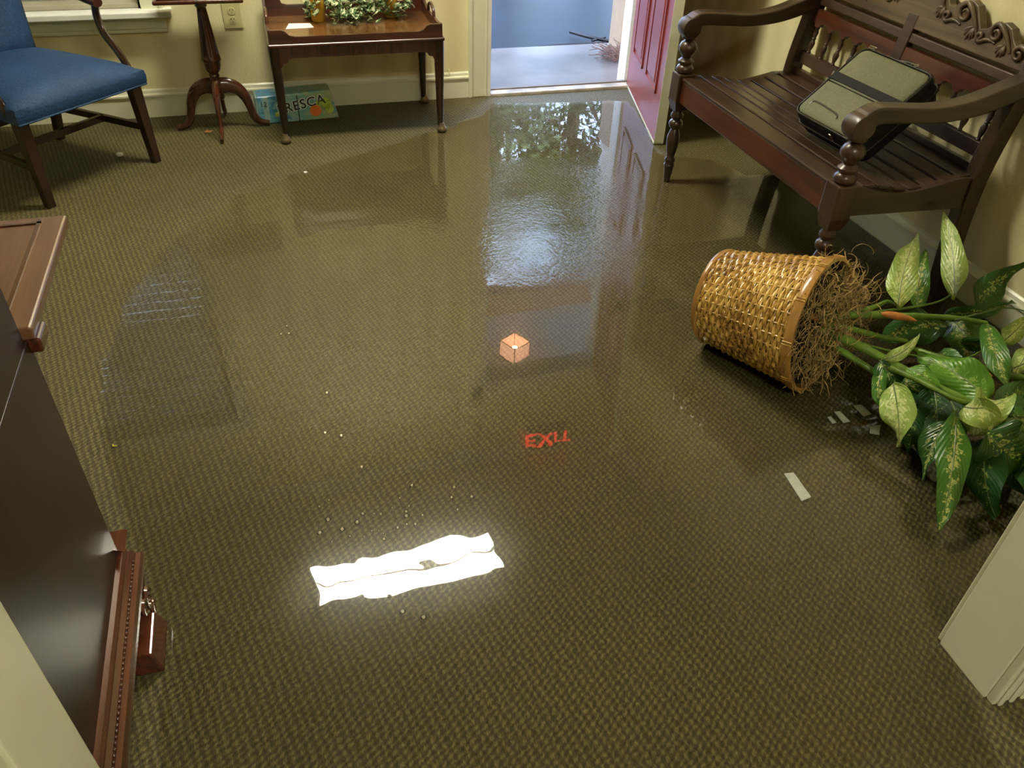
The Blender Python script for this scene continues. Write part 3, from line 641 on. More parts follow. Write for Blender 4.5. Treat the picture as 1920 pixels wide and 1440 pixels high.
# ================================================================ TRAY TABLE
tt = thing('tray_table', 'mahogany butler tray table with pad feet below the ivy', 'table', (.427, 4.0, 0))
HW, HD = .395, .235
m = MB(); m.box((-HW, -HD, .430), (HW, HD, .446)); m.build('table_frame', 'mahog_x', tt, bevel=.006, seg=3, label='rounded moulding edge of the table')
m = MB()
# aprons with scalloped brackets at the ends
def apron(fn, L):
    pr = [(-L, .43), (-L, .335), (-L+.016, .345), (-L+.024, .362), (-L+.042, .366), (-L+.052, .380), (-L+.075, .384), (L-.075, .384), (L-.052, .380), (L-.042, .366), (L-.024, .362), (L-.016, .345), (L, .335), (L, .43)]
    return MB().prism(pr, fn, -.009, .009)
for s_ in (-1, 1):
    apron(lambda u, v, t, s_=s_: (u, s_*(HD-.02)+t, v), HW-.032).build('apron', 'cherry', tt)
    apron(lambda u, v, t, s_=s_: (s_*(HW-.02)+t, u, v), HD-.032).build('apron', 'cherry', tt)
for sx in (-1, 1):
    for sy in (-1, 1):
        m = MB(); rs = [(.024, .430), (.0235, .36), (.021, .26), (.018, .15), (.015, .07), (.0135, .034)]
        m.tube([(sx*(HW-.024-.004*(.43-z)), sy*(HD-.024), z) for r_, z in rs], [r_ for r_, z in rs], 12, up=(1, 0, 0))
        lg = m.build('leg', 'mahog_z', tt, smooth=True)
        m = MB(); m.lathe([(.010, .0), (.019, .004), (.024, .014), (.021, .024), (.014, .036), (.0135, .045)], (sx*(HW-.020), sy*(HD-.020)-.003, 0), 18); m.build('pad_foot', 'pad', lg, smooth=True)
MB().box((-HW+.02, -HD+.018, .446), (HW-.02, HD-.018, .456)).build('tray_bottom', 'table_top', tt)
def side_board(L, hi, lo, hole=False):
    pr = [(-L, .447), (L, .447), (L, hi), (L-.055, hi), (L-.068, hi-.006), (L-.085, lo+.006), (L-.11, lo)]
    if hole: pr += [(.10, lo), (.08, lo+.01), (.06, hi+.012), (.03, hi+.024), (-.03, hi+.024), (-.06, hi+.012), (-.08, lo+.01), (-.10, lo)]
    return pr+[(-L+.11, lo), (-L+.085, lo+.006), (-L+.068, hi-.006), (-L+.055, hi), (-L, hi)]
MB().prism(side_board(HW-.012, .503, .474), lambda u, v, t: (u, -HD+.014+t, v), -.006, .006).build('tray_side', 'mahog_x', tt)
MB().prism(side_board(HW-.012, .560, .505), lambda u, v, t: (u, HD-.014+t, v), -.006, .006).build('tray_side', 'mahog_x', tt)
for s_ in (-1, 1):
    pr = [(-HD+.014, .447), (HD-.014, .447), (HD-.014, .56), (HD-.05, .556), (HD-.075, .515), (.075, .495), (-.075, .495), (-HD+.06, .497), (-HD+.03, .503), (-HD+.014, .503)]
    b = MB().prism(pr, lambda u, v, t, s_=s_: (s_*(HW-.014)+t, u, v), -.006, .006).build('tray_side', 'mahog_x', tt)
    MB().tube(spline([(s_*(HW-.014), -.065, .493), (s_*(HW-.014), -.055, .520), (s_*(HW-.014), -.02, .538), (s_*(HW-.014), .02, .538), (s_*(HW-.014), .055, .520), (s_*(HW-.014), .065, .493)], 5), .0075, 8).build('handle', 'mahog_x', b, smooth=True)
m = MB(); m.prism([(.205, 4.00+.065), (.268, 4.060), (.300, 4.055), (.312, 3.985), (.27, 3.975), (.185, 3.972)][::-1], lambda u, v, t: (u-.06, v, t), .4568, .4582)
tag(m.build('note_card', 'card'), 'small white card lying on the tray table', 'card')
for x, y, l in ((.286, 4.10, 'amber pillar candle on the tray table, left one'), (.636, 4.13, 'amber pillar candle on the tray table, right one')):
    c = thing('pillar_candle', l, 'candle', (x, y, .4565), group='pillar candles in the ivy')
    MB().lathe([(.030, 0), (.033, .003), (.033, .16), (.030, .166), (.012, .162)], (0, 0, 0), 28).build('wax', 'candle', c, smooth=True)
    MB().tube([(0, 0, .16), (0, .001, .175)], .0015, 6).build('wick', 'slot', c)
# ivy garland
iv = thing('ivy_garland', 'variegated ivy garland wound around the candles', 'ivy', (.46, 4.08, .457))
def ivy_leaf(mb, c, yaw, pitch, roll, s_):
    out = [(0, -.1), (.25, -.28), (.52, -.12), (.36, .12), (.62, .42), (.25, .42), (.0, 1.0), (-.25, .42), (-.62, .42), (-.36, .12), (-.52, -.12), (-.25, -.28)]
    R_ = Matrix.Rotation(yaw, 3, 'Z') @ Matrix.Rotation(pitch, 3, 'X') @ Matrix.Rotation(roll, 3, 'Y')
    vs_ = [Vector(c)+R_ @ Vector((x*s_, y*s_, -abs(x)*s_*.25-.12*y*y*s_)) for x, y in out]+[Vector(c)+R_ @ Vector((0, .2*s_, .02*s_))]
    uv = [(.5+x*.8, y*.5+.3) for x, y in out]+[(.5, .4)]
    mb.add(vs_, [(12, i, (i+1) % 12) for i in range(12)], uv)
m = MB(); vi = MB()
strands = []
for k in range(13):
    a0 = k*.9; cx = -.17 if k % 2 else .18
    if k > 9: cx = 0.02
    pts = []; x, y, z = cx, rnd.uniform(-.02, .04), rnd.uniform(.02, .10)
    an = rnd.uniform(0, 2*PI)
    for j in range(6):
        x += math.cos(an)*.05; y += math.sin(an)*.022; an += rnd.uniform(-.9, .9); z = max(.008, z+rnd.uniform(-.035, .02))
        x = max(-.20, min(.27, x)); y = max(-.085, min(.060, y)); pts.append((x, y, z))
    strands.append(spline(pts, 4)); vi.tube(strands[-1], .0018, 5)
for st in strands:
    for p in st[::1]:
        for q in range(2):
            if rnd.random() < .60:
                s_ = rnd.uniform(.020, .036); ivy_leaf(m if rnd.random() < .6 else m, (p.x+rnd.uniform(-.018, .018), p.y+rnd.uniform(-.018, .012), max(.012, p.z+rnd.uniform(-.004, .05))), rnd.uniform(0, 2*PI), rnd.uniform(-.2, 1.1), rnd.uniform(-.6, .6), s_)
for i in range(150):   # dense top sprays
    ivy_leaf(m, (rnd.uniform(-.20, .27), rnd.uniform(-.085, .06), rnd.uniform(.04, .16)), rnd.uniform(0, 2*PI), rnd.uniform(-.2, 1.2), rnd.uniform(-.6, .6), rnd.uniform(.024, .038))
m.v = [(x, y, max(z, .003)) for x, y, z in m.v]; m.build('foliage', 'ivy', iv); vi.build('vine', 'stem', iv, smooth=True)

# ================================================================ PEDESTAL STAND
ps = thing('pedestal_stand', 'cherry wood pedestal stand with fluted column and curved feet', 'stand', (-.225, 4.03, 0))
m = MB(); m.box((-.185, -.15, .592), (.185, .15, .610)); m.build('top', 'cherry', ps, bevel=.007, seg=3)
MB().box((-.172, -.137, .612), (.172, .137, .628)).build('upper_board', 'mahog_x', ps, bevel=.003)
MB().lathe([(.030, .592), (.030, .575), (.024, .57), (.027, .555), (.020, .548), (.022, .53), (.026, .49), (.033, .42), (.040, .35), (.042, .335), (.044, .330), (.044, .322), (.040, .318), (.040, .305), (.034, .28), (.020, .262), (.024, .256), (.024, .250), (.019, .246), (.026, .238), (.026, .230), (.030, .226), (.030, .150), (.022, .143)], (0, 0, 0), 48, flute=(.335, .535, 12, .10)).build('column', 'cherry', ps, smooth=True)
for k, a in enumerate((-PI/2-.05, PI-.05, -.02, PI/2-.05)):
    d = Vector((math.cos(a), math.sin(a), 0)); L_ = .215 if k != 0 else .205
    pts = [(.018, .205), (.055, .205), (.095, .185), (.122, .145), (.135, .10), (.147, .055), (.170, .026), (L_, .014)]
    sp_ = spline([d*u+Vector((0, 0, v)) for u, v in pts], 4); n = len(sp_)
    hh = [.040-.022*min(1, i/(n*.55)) if i < n*.75 else .018-.006*((i-n*.75)/(n*.25)) for i in range(n)]
    m = MB(); m.tube(sp_, [h*1.0 for h in hh], 10, up=(0, 0, 1), flat=1.)
    # slim the leg sideways
    sd = Vector((-d.y, d.x, 0)); m.v = [tuple(Vector(v)-sd*(Vector(v).dot(sd))*(.42)) for v in m.v]; m.v = [(x, y, max(z, .001)) for x, y, z in m.v]
    m.build('foot', 'cherry', ps, smooth=True)

# ================================================================ BLUE ARMCHAIR
ac = thing('armchair', 'blue upholstered armchair with dark wooden arms and legs', 'armchair', (-.707, 3.487, 0), math.atan2(.716, .698))
# local: x along the front edge, +y to the back
def leg(x0, y0, x1, y1, z1, a0, a1): # foot -> top
    m = MB(); m.hexa([(x0-a0, y0-a0, 0), (x0+a0, y0-a0, 0), (x0+a0, y0+a0, 0), (x0-a0, y0+a0, 0)], [(x1-a1, y1-a1, z1), (x1+a1, y1-a1, z1), (x1+a1, y1+a1, z1), (x1-a1, y1+a1, z1)]); return m
for s_ in (-1, 1):
    leg(s_*.268, 0, s_*.262, .02, .352, .0165, .023).build('front_leg', 'mahog_z', ac, bevel=.003)
    leg(s_*.222, .565, s_*.225, .50, .352, .0165, .021).build('rear_leg', 'mahog_z', ac, bevel=.003)
    MB().rail([(s_*.265, .02, .155), (s_*.226, .545, .155)], .009, .014).build('side_stretcher', 'mahog_z', ac)
MB().rail([(-.248, .25, .155), (.248, .25, .155)], .009, .014).build('cross_stretcher', 'mahog_z', ac)
MB().rail([(-.22, .53, .165), (.22, .53, .165)], .009, .014).build('back_stretcher', 'mahog_z', ac)
# seat cushion: crowned grid
def cushion(nx=18, ny=16):
    m = MB(); top = []; bot = []
    for j in range(ny+1):
        for i in range(nx+1):
            u, v = -1+2*i/nx, j/ny
            hw = .300-.055*v; y = -.030+.60*v
            e = max(abs(u), abs(2*v-1)); rnd_ = (1-abs(u)**7)*(1-abs(2*v-1)**9)
            x = u*hw*(1-.015*(1-rnd_)); z = .395+.045*(1-u*u)*(1-(2*v-1)**4)*.9+.022*(rnd_**.5)
            top.append((x, y, z))
    w_ = nx+1; n = len(top); vs_ = top[:]
    ring = [i for i in range(nx+1)]+[j*w_+nx for j in range(1, ny+1)]+[ny*w_+i for i in range(nx-1, -1, -1)]+[j*w_ for j in range(ny-1, 0, -1)]
    fs = [(j*w_+i, j*w_+i+1, (j+1)*w_+i+1, (j+1)*w_+i) for j in range(ny) for i in range(nx)]
    lv = []
    for z, g in ((.375, 1.012), (.352, 1.008), (.336, .995)):
        st = len(vs_)
        for k in ring:
            x, y, _ = top[k]; vs_.append((x*g, .27+(y-.27)*g, z))
        lv.append(st)
    prev = ring
    for st in lv:
        cur = [st+i for i in range(len(ring))]
        for i in range(len(ring)): j = (i+1) % len(ring); fs.append((prev[i], cur[i], cur[j], prev[j]))
        prev = cur
    fs.append(tuple(prev)); m.add(vs_, fs); return m, [vs_[k] for k in prev]
m, rg = cushion(); m.build('seat', 'blue', ac, smooth=True)
MB().tube([(x*1.002, .27+(y-.27)*1.002, z+.003) for x, y, z in rg], .004, 6, closed=True).build('welt', 'blue', ac, smooth=True)
# backrest, leaning back
m = MB(); nx, nz_ = 14, 12; F_, B_ = [], []
for j in range(nz_+1):
    for i in range(nx+1):
        u, v = -1+2*i/nx, j/nz_; hw = .205+.045*min(1, v*2.2)-(.02 if v > .95 else 0); z = .39+.58*v; y = .500+.15*v
        edge = (1-u**8)*(1-(2*v-1)**10)
        F_.append((u*hw, y-.052*edge**.5*(1-.15*u*u), z)); B_.append((u*hw, y+.038*edge**.5+.01, z))
w_ = nx+1; n = len(F_)
fs = [(j*w_+i, j*w_+i+1, (j+1)*w_+i+1, (j+1)*w_+i) for j in range(nz_) for i in range(nx)]
fs += [tuple(n+k for k in reversed(f)) for f in fs]
ring = [i for i in range(nx+1)]+[j*w_+nx for j in range(1, nz_+1)]+[nz_*w_+i for i in range(nx-1, -1, -1)]+[j*w_ for j in range(nz_-1, 0, -1)]
for i in range(len(ring)): j = (i+1) % len(ring); fs.append((ring[j], ring[i], n+ring[i], n+ring[j]))
m.add(F_+B_, fs); m.build('backrest', 'blue', ac, smooth=True)
for s_ in (-1, 1):
    a = spline([(s_*.235, .555, .665), (s_*.265, .44, .668), (s_*.292, .30, .648), (s_*.298, .20, .632), (s_*.296, .145, .628)], 6)
    m = MB(); m.tube(a, [.016+.006*k/(len(a)-1) for k in range(len(a))], 10, up=(0, 0, 1), flat=.75); arm = m.build('arm', 'mahog_y', ac, smooth=True)
    b = spline([(s_*.296, .165, .625), (s_*.297, .175, .575), (s_*.294, .155, .51), (s_*.288, .09, .45), (s_*.284, .05, .40), (s_*.282, .04, .36)], 5)
    MB().tube(b, [.017]*len(b), 8, up=(1, 0, 0), flat=.8).build('arm_support', 'mahog_z', arm, smooth=True)

# ================================================================ DARK SECRETARY CABINET
cb = thing('secretary_cabinet', 'dark mahogany secretary with open writing lid and carved foot', 'cabinet', (-.42, .69, 0))
# local: side face at x=0, body towards -x ; front at y=.50
FY = .505
MB().box((-.85, .0, .14), (0, FY, .715)).build('lower_case', 'cab_side', cb, bevel=.003)
MB().box((-.85, .0, .715), (-.0, FY-.022, 2.0)).build('upper_case', 'cab_side', cb, bevel=.003)
lid = MB(); lid.box((-.83, FY-.01, .715), (.012, FY+.39, .738)); lo = lid.build('writing_lid', 'lid', cb, bevel=.004, label='tan open writing lid')
m = MB(); m.box((-.83, FY-.01, .7365), (-.0, FY+.35, .7405)); 
m = MB()
for a, b in (((-.035, FY-.01, .738), (-.028, FY+.375, .7405)), ((-.83, FY+.358, .738), (-.028, FY+.365, .7405))): m.box(a, b)
m.build('lid_border', 'cab_red', lo)
MB().box((-.03, FY-.01, .690), (.018, FY+.045, .716)).build('lid_support', 'cab_red', cb, bevel=.004)
MB().hexa([(-.05, FY, .205), (.012, FY, .205), (.012, FY+.02, .205), (-.05, FY+.02, .205)], [(-.05, FY, .225), (.022, FY-.03, .225), (.022, FY+.03, .225), (-.05, FY+.03, .225)]).build('waist_bracket', 'cab_red', cb)
m = MB(); pr = [(0, .200), (.008, .196), (.012, .186), (.012, .180), (.020, .172), (.022, .160), (.030, .155), (.032, .140), (.032, .128), (.024, .122), (0, .122)]
k = len(pr)
# moulding along the side then mitred around the front
path = [((0, 0), (1, 0)), ((0, FY), (1, 1)), ((-.85, FY), (0, 1))]
vs_ = [(p[0]+n[0]*u, p[1]+n[1]*u, v) for p, n in path for u, v in pr]
m.add(vs_, [tuple(range(k)), tuple(range(3*k-1, 2*k-1, -1))]+[(q*k+i, q*k+(i+1) % k, (q+1)*k+(i+1) % k, (q+1)*k+i) for q in range(2) for i in range(k)])
m.build('base_moulding', 'cab_red', cb)
M['beads'] = M['cab_red']
m = MB()
for i in range(46): m.lathe([(.001, -.003), (.0032, -.001), (.0032, .001), (.001, .003)], (.0215, .012+i*.0108, .1685), 6)
m.build('bead_row', 'cab_red', cb, smooth=True)
# ogee bracket feet with carved scroll
def bracket(y0, y1, flip):
    m = MB(); L_ = y1-y0
    pr = [(0, .122), (1, .122), (1, 0), (.70, 0), (.64, .03), (.50, .045), (.45, .07), (.30, .075), (.22, .095), (.05, .10)]
    if flip: pr = [(1-u, v) for u, v in pr][::-1]
    def f(u, v, t): return (t+(.018*math.cos((.122-v)/.122*PI*1.4)-.004 if t > -.02 else 0), y0+L_*u, v)
    m.prism(pr, f, -.03, .016); ft = m.build('bracket_foot', 'cab_red', cb)
    q = MB()
    for (cy, cz, r0, tr) in (((y0+L_*.80) if not flip else (y0+L_*.2), .075, .026, 1.6), ((y0+L_*.62) if not flip else (y0+L_*.38), .092, .018, 1.3), ((y0+L_*.86) if not flip else (y0+L_*.14), .032, .016, 1.4)):
        pts = []
        for i in range(22):
            a = i/21*2*PI*tr; r_ = r0*(1-i/26); pts.append((.028, cy+r_*math.cos(a), cz+r_*math.sin(a)))
        q.tube(pts, [.006-.003*i/21 for i in range(22)], 6)
    q.build('carving', 'cab_red', ft, smooth=True); return ft
bracket(.30, FY+.012, False); bracket(-.005, .16, True)
ft = MB(); ft.hexa([(-.05, FY-.16, 0), (.052, FY-.16, 0), (.052, FY-.035, 0), (-.05, FY-.035, 0)], [(-.05, FY-.15, .05), (.036, FY-.15, .05), (.036, FY-.045, .05), (-.05, FY-.045, .05)])
ft.build('foot_pad', 'cab_red', cb, bevel=.004)
MB().prism([(-.85, .122), (-.85, 0), (-.7, 0), (-.66, .06), (-.2, .08), (-.16, .03), (-.10, 0), (0, 0), (0, .122)], lambda u, v, t: (u, FY+t, v), -.02, .012).build('front_skirt', 'cab_red', cb)
MB().box((-.84, .01, .105), (-.02, FY-.01, .14)).build('bottom_board', 'cab_side', cb)
for i, (z0, z1) in enumerate(((.235, .37), (.38, .53), (.54, .68))):
    d = MB().box((-.80, FY, z0), (-.045, FY+.012, z1)).build('drawer', 'cab_red', cb, bevel=.004)
    for x in (-.65, -.2): MB().tube(spline([(x-.04, FY+.014, (z0+z1)/2), (x-.03, FY+.03, (z0+z1)/2-.015), (x+.03, FY+.03, (z0+z1)/2-.015), (x+.04, FY+.014, (z0+z1)/2)], 4), .003, 6).build('pull', 'brass', d, smooth=True)

# ================================================================ BENCH
bn = thing('bench', 'carved dark wooden bench with slatted seat against the right wall', 'bench', (1.93, 2.45, 0))
BY = .55  # half length to leg centres ; local x: -.28 front ... +.27 back
fx_ = -.275; bx_ = .245
for s_ in (-1, 1):
    y = s_*BY
    m = MB(); m.lathe([(.013, 0), (.015, .02), (.022, .075), (.024, .08), (.019, .088), (.023, .10), (.024, .105), (.016, .115), (.020, .135), (.027, .175), (.028, .205), (.020, .232), (.016, .24), (.027, .250), (.030, .262), (.027, .274), (.017, .282), (.026, .292), (.027, .302), (.02, .312), (.024, .335), (.02, .345)], (fx_, y, 0), 22)
    lg = m.build('front_leg', 'bench_z', bn, smooth=True)
    MB().hexa([(fx_-.024, y-.024, .322), (fx_+.024, y-.024, .322), (fx_+.024, y+.024, .322), (fx_-.024, y+.024, .322)], [(fx_-.036, y-.036, .365), (fx_+.036, y-.036, .365), (fx_+.036, y+.036, .365), (fx_-.036, y+.036, .365)]).build('leg_neck', 'bench_z', lg)
    MB().box((fx_-.036, y-.036, .36), (fx_+.036, y+.036, .475)).build('leg_block', 'bench_z', lg, bevel=.005)
    MB().lathe([(.026, .474), (.033, .482), (.036, .492), (.030, .503), (.024, .508), (.031, .515), (.032, .523), (.018, .534), (.024, .546), (.036, .562), (.038, .575), (.030, .592), (.016, .602), (.030, .610), (.031, .618), (.018, .625), (.019, .665)], (fx_, y, 0), 22).build('arm_post', 'bench_z', lg, smooth=True)
    # back post: continuous sabre leg and back upright
    a = spline([(bx_+.035, y, 0), (bx_+.012, y, .15), (bx_-.005, y, .33), (bx_-.005, y, .48), (bx_+.02, y, .65), (bx_+.050, y, .80)], 5)
    MB().rail(a, [.024]*len(a), [.030]*len(a), up=(1, 0, 0)).build('back_post', 'bench_x', bn, bevel=.004)
    # arm
    a = spline([(fx_-.02, y, .648), (fx_+.03, y, .682), (fx_+.12, y, .680), (fx_+.24, y, .672), (fx_+.36, y, .682), (fx_+.46, y, .708), (fx_+.555, y, .740)], 6); n = len(a)
    hh = [.030-.006*math.sin(PI*min(1, k/(n*.8))) if k else .030 for k in range(n)]
    m = MB(); m.rail(a, [.030]*n, hh); arm = m.build('armrest', 'bench_x', bn, bevel=.008, seg=3)
    MB().lathe([(.030, -.031), (.038, -.029), (.040, -.02), (.040, .02), (.038, .029), (.030, .031)], (fx_-.008, y, .650), 26, Matrix.Rotation(PI/2, 4, 'X')).build('arm_scroll', 'bench_x', arm, smooth=True)
    # end seat rail with dipped top
    pr = [(fx_+.03, .365), (bx_-.01, .345), (bx_-.01, .450), (bx_-.09, .452), (bx_-.16, .438), (bx_-.24, .425), (bx_-.33, .425), (bx_-.40, .442), (bx_-.46, .460), (fx_+.03, .462)]
    MB().prism(pr, lambda u, v, t, y=y: (u, y+t, v), -.016, .016).build('end_rail', 'bench_x', bn)
MB().box((fx_-.020, -BY+.02, .362), (fx_+.006, BY-.02, .452)).build('front_rail', 'bench_red', bn, bevel=.004)
MB().box((bx_-.02, -BY+.02, .36), (bx_+.005, BY-.02, .43)).build('rear_rail', 'bench_y', bn)
# seat slats following the dip
xs = [fx_-.022, fx_+.070, fx_+.132, fx_+.194, fx_+.256, fx_+.318, fx_+.380, fx_+.442, bx_-.012]
def dip(x):
    t = (x-fx_)/(bx_-fx_); return .463-.030*math.exp(-((t-.55)/.24)**2)-.004*t
for a, b in zip(xs[:-1], xs[1:]):
    b -= .011; m = MB()
    m.hexa([(a, -BY-(.004 if a > fx_ else -.02), dip(a)-.014), (b, -BY-(.004 if a > fx_ else -.02), dip(b)-.014), (b, BY+(.004 if a > fx_ else -.02), dip(b)-.014), (a, BY+(.004 if a > fx_ else -.02), dip(a)-.014)], [(a, -BY-(.004 if a > fx_ else -.02), dip(a)), (b, -BY-(.004 if a > fx_ else -.02), dip(b)), (b, BY+(.004 if a > fx_ else -.02), dip(b)), (a, BY+(.004 if a > fx_ else -.02), dip(a))])
    m.build('seat_slat', 'bench_y', bn, bevel=.004)
def bxz(z): return bx_-.005+.055*max(0, (z-.48))/.32   # lean of the back
def brail(z0, z1, y0, y1, name='back_rail', mat='bench_y', t=.011, poly=None):
    x0, x1 = bxz(z0), bxz(z1); m = MB()
    m.hexa([(x0-t, y0, z0), (x0+t, y0, z0), (x0+t, y1, z0), (x0-t, y1, z0)], [(x1-t, y0, z1), (x1+t, y0, z1), (x1+t, y1, z1), (x1-t, y1, z1)]); return m.build(name, mat, bn, bevel=.003)
brail(.455, .81, -.026, .026, 'centre_stile', t=.016)
for y0, y1 in ((-BY+.02, -.02), (.02, BY-.02)):
    brail(.445, .478, y0, y1); brail(.500, .545, y0, y1); brail(.722, .752, y0, y1)
    # arched rail over the spindles
    n = 5; L_ = y1-y0; pr = [(y0, .706), (y0, .655)]
    for k in range(n+1):
        yc = y0+L_*(k+.5)/(n+1)
        pr += [(yc-L_*.06, .662), (yc-L_*.035, .656), (yc-L_*.022, .645), (yc+L_*.022, .645), (yc+L_*.035, .656), (yc+L_*.06, .662)]
    pr += [(y1, .655), (y1, .706)]
    MB().prism(pr, lambda u, v, t: (bxz(v)+t, u, v), -.011, .011).build('arched_rail', 'bench_red' if y0 > 0 else 'bench_red', bn)
    for k in range(n+1):
        yc = y0+L_*(k+.5)/(n+1); z0 = .543
        mt = Matrix.Rotation(math.atan(.055/.32), 4, 'Y')
        MB().lathe([(.006, 0), (.009, .004), (.006, .010), (.011, .028), (.012, .040), (.007, .054), (.010, .058), (.007, .064), (.010, .080), (.006, .094), (.009, .099), (.006, .104)], (bxz(z0), yc, z0), 12, mt).build('spindle', 'bench_z', bn, smooth=True)
# carved crest
def cx_(z): return bxz(z)
half = [(.575, .765), (.575, .800), (.545, .812), (.515, .838), (.485, .832), (.465, .818), (.44, .835), (.415, .862), (.38, .872), (.345, .858), (.318, .838), (.30, .834), (.275, .862), (.25, .890), (.22, .900), (.185, .892), (.155, .868), (.135, .868), (.11, .895), (.07, .925), (.03, .940), (0, .945)]
pr = [(-u, v) for u, v in half]+[(u, v) for u, v in half[::-1][1:]]
MB().prism(pr[::-1], lambda u, v, t: (cx_(v)+t, u, v), -.014, .014).build('crest_board', 'crest', bn, bevel=.003)
cr_ = [o for o in bn.children if o.name.startswith('crest_board')] or [COL.objects['crest_board']]
cr0 = COL.objects['crest_board']
def scroll(cy, cz, r0, turns, start, sgn, tail):
    pts = []; rad = []
    n = 26
    for i in range(n):
        t = i/(n-1); a = start+sgn*2*PI*turns*t; r_ = r0*(1-.78*t); pts.append((cx_(cz)-.017-.006*t, cy+r_*math.cos(a), cz+r_*math.sin(a))); rad.append(.0085-.004*t)
    if tail:
        tl = [Vector((cx_(tail[1])-.015, tail[0], tail[1]))]; first = Vector(pts[0]); mid = (tl[0]+first)/2+Vector((0, 0, .018))
        tp = bez(tl[0], mid, first, 8)[:-1]; pts = tp+pts; rad = [.004+.0055*k/8 for k in range(8)]+rad
    m = MB(); m.tube(pts, rad, 8); return m.build('scroll', 'crest', cr0, smooth=True)
def acanthus(cy, cz, L_, ang, s_=1):
    m = MB(); d = Vector((0, math.cos(ang), math.sin(ang))); nrm = Vector((-1, 0, 0)); sd = d.cross(nrm)
    for k in range(-2, 3):
        base = Vector((cx_(cz)-.013, cy, cz)); dd = (d+sd*k*.42).normalized(); l = L_*(1-.14*abs(k))
        pts = bez(base, base+dd*l*.6+nrm*.010, base+dd*l+nrm*.002, 7); m.tube(pts, [.0025, .006, .0075, .008, .0075, .006, .0045, .0015], 7)
    return m.build('carved_leaf', 'crest', cr0, smooth=True)
for s_ in (-1, 1):
    scroll(s_*.485, .806, .022, 1.1, PI/2, s_, (s_*.56, .785)); scroll(s_*.372, .838, .027, 1.2, PI/2, s_, (s_*.45, .80)); scroll(s_*.318, .815, .016, 1.0, -PI/2, -s_, (s_*.38, .81))
    scroll(s_*.218, .862, .030, 1.2, PI/2, s_, (s_*.30, .81)); scroll(s_*.150, .838, .017, 1.0, -PI/2, -s_, (s_*.215, .825)); scroll(s_*.06, .895, .030, 1.2, PI/2, s_, (s_*.13, .83))
    for (cy, cz, L_, an) in ((.42, .815, .045, -1.9), (.275, .835, .055, -1.9), (.12, .860, .05, -2.0), (.53, .80, .03, -1.7)):
        acanthus(s_*cy, cz, L_, (an if s_ > 0 else PI-an))
acanthus(0, .88, .05, PI/2)
# ================================================================ LAPTOP BAG
bg_ = thing('laptop_bag', 'olive and black laptop bag leaning on the bench back', 'bag')
BAGMAT = Matrix(((0.0830,0.7731,-0.6288,1.8860),(-0.9965,0.0601,-0.0577,2.2118),(-0.0068,0.6314,0.7754,0.6282),(0,0,0,1)))

m = MB()
def rrect(w_, h_, r_, n=6):
    out = []
    for cx, cy, a0 in ((w_/2-r_, h_/2-r_, 0), (-w_/2+r_, h_/2-r_, PI/2), (-w_/2+r_, -h_/2+r_, PI), (w_/2-r_, -h_/2+r_, 3*PI/2)):
        for k in range(n+1): a = a0+PI/2*k/n; out.append((cx+r_*math.cos(a), cy+r_*math.sin(a)))
    return out
def slab(mb, w_, h_, r_, levels):
    rings = []; vs_ = []
    for z, g in levels:
        rr = rrect(w_+2*g, h_+2*g, max(.004, r_+g)); rings.append(len(vs_)); vs_ += [(x, y, z) for x, y in rr]; k = len(rr)
    fs = [tuple(range(k-1, -1, -1)), tuple(rings[-1]+i for i in range(k))]
    for a in rings[:-1]: fs += [(a+i, a+(i+1) % k, a+k+(i+1) % k, a+k+i) for i in range(k)]
    mb.add(vs_, fs); return rings
BW, BH, BT = .335, .318, .105
slab(m, BW-.01, BH-.01, .035, [(-BT, -.012), (-BT+.008, -.002), (-.06, .004), (-.05, .006), (-.045, .002), (-.03, .002), (-.025, .005), (-.010, .003), (-.004, -.003)])
body = m.build('bag_body', 'black', bg_, smooth=True)
m = MB(); slab(m, BW-.022, BH-.022, .03, [(-.006, 0), (-.001, 0), (.003, -.004), (.005, -.02), (.0065, -.06)]); fp = m.build('front_panel', 'bagfab', bg_, smooth=True)
for z, g, r_ in ((-.001, 0, .0038), (-.052, .006, .0035)):
    MB().tube([(x, y, z) for x, y in rrect(BW-.012+2*g, BH-.012+2*g, .033)], r_, 7, closed=True).build('piping', 'blackplastic', bg_, smooth=True)
m = MB(); m.box((-BW/2+.008, .000, .002), (BW/2-.008, .032, .009)); m.box((-BW/2+.008, -.010, .002), (BW/2-.008, -.006, .0085)); m.build('centre_strap', 'black', bg_, bevel=.002)
MB().tube(spline([(-.125, -.112, .004), (-.12, -.098, .006), (-.10, -.094, .0065), (-.02, -.098, .0065), (.012, -.104, .0065), (.02, -.115, .005)], 5), .0032, 6).build('pocket_slit', 'blackplastic', bg_)
def pull(x, y, z, dx, dy, dz=0):
    m = MB(); L_ = .028; d = Vector((dx, dy, dz)).normalized(); s2 = Vector((0, 0, 1)).cross(d)*.004 if abs(dz) < .9 else Vector((.004, 0, 0))
    p = Vector((x, y, z)); m.tube([p+s2, p+d*L_+s2*.8, p+d*L_-s2*.8, p-s2], .0020, 6, closed=True); m.build('zip_pull', 'metal', bg_, smooth=True)
pull(-BW/2+.004, .03, .005, .35, -1); pull(-BW/2+.02, BH/2, .0, 1, .1); pull(.04, -BH/2-.004, -.01, .1, 0, -1); pull(.115, -BH/2-.008, -.05, .1, 0, -1); pull(.03, BH/2+.008, -.02, 1, .3)
a = spline([(-.055, BH/2+.002, -.05), (-.045, BH/2+.022, -.05), (0, BH/2+.032, -.05), (.045, BH/2+.022, -.05), (.055, BH/2+.002, -.05)], 6)
MB().tube(a, .008, 8).build('handle', 'blackplastic', bg_, smooth=True)
bg_.matrix_world = BAGMAT

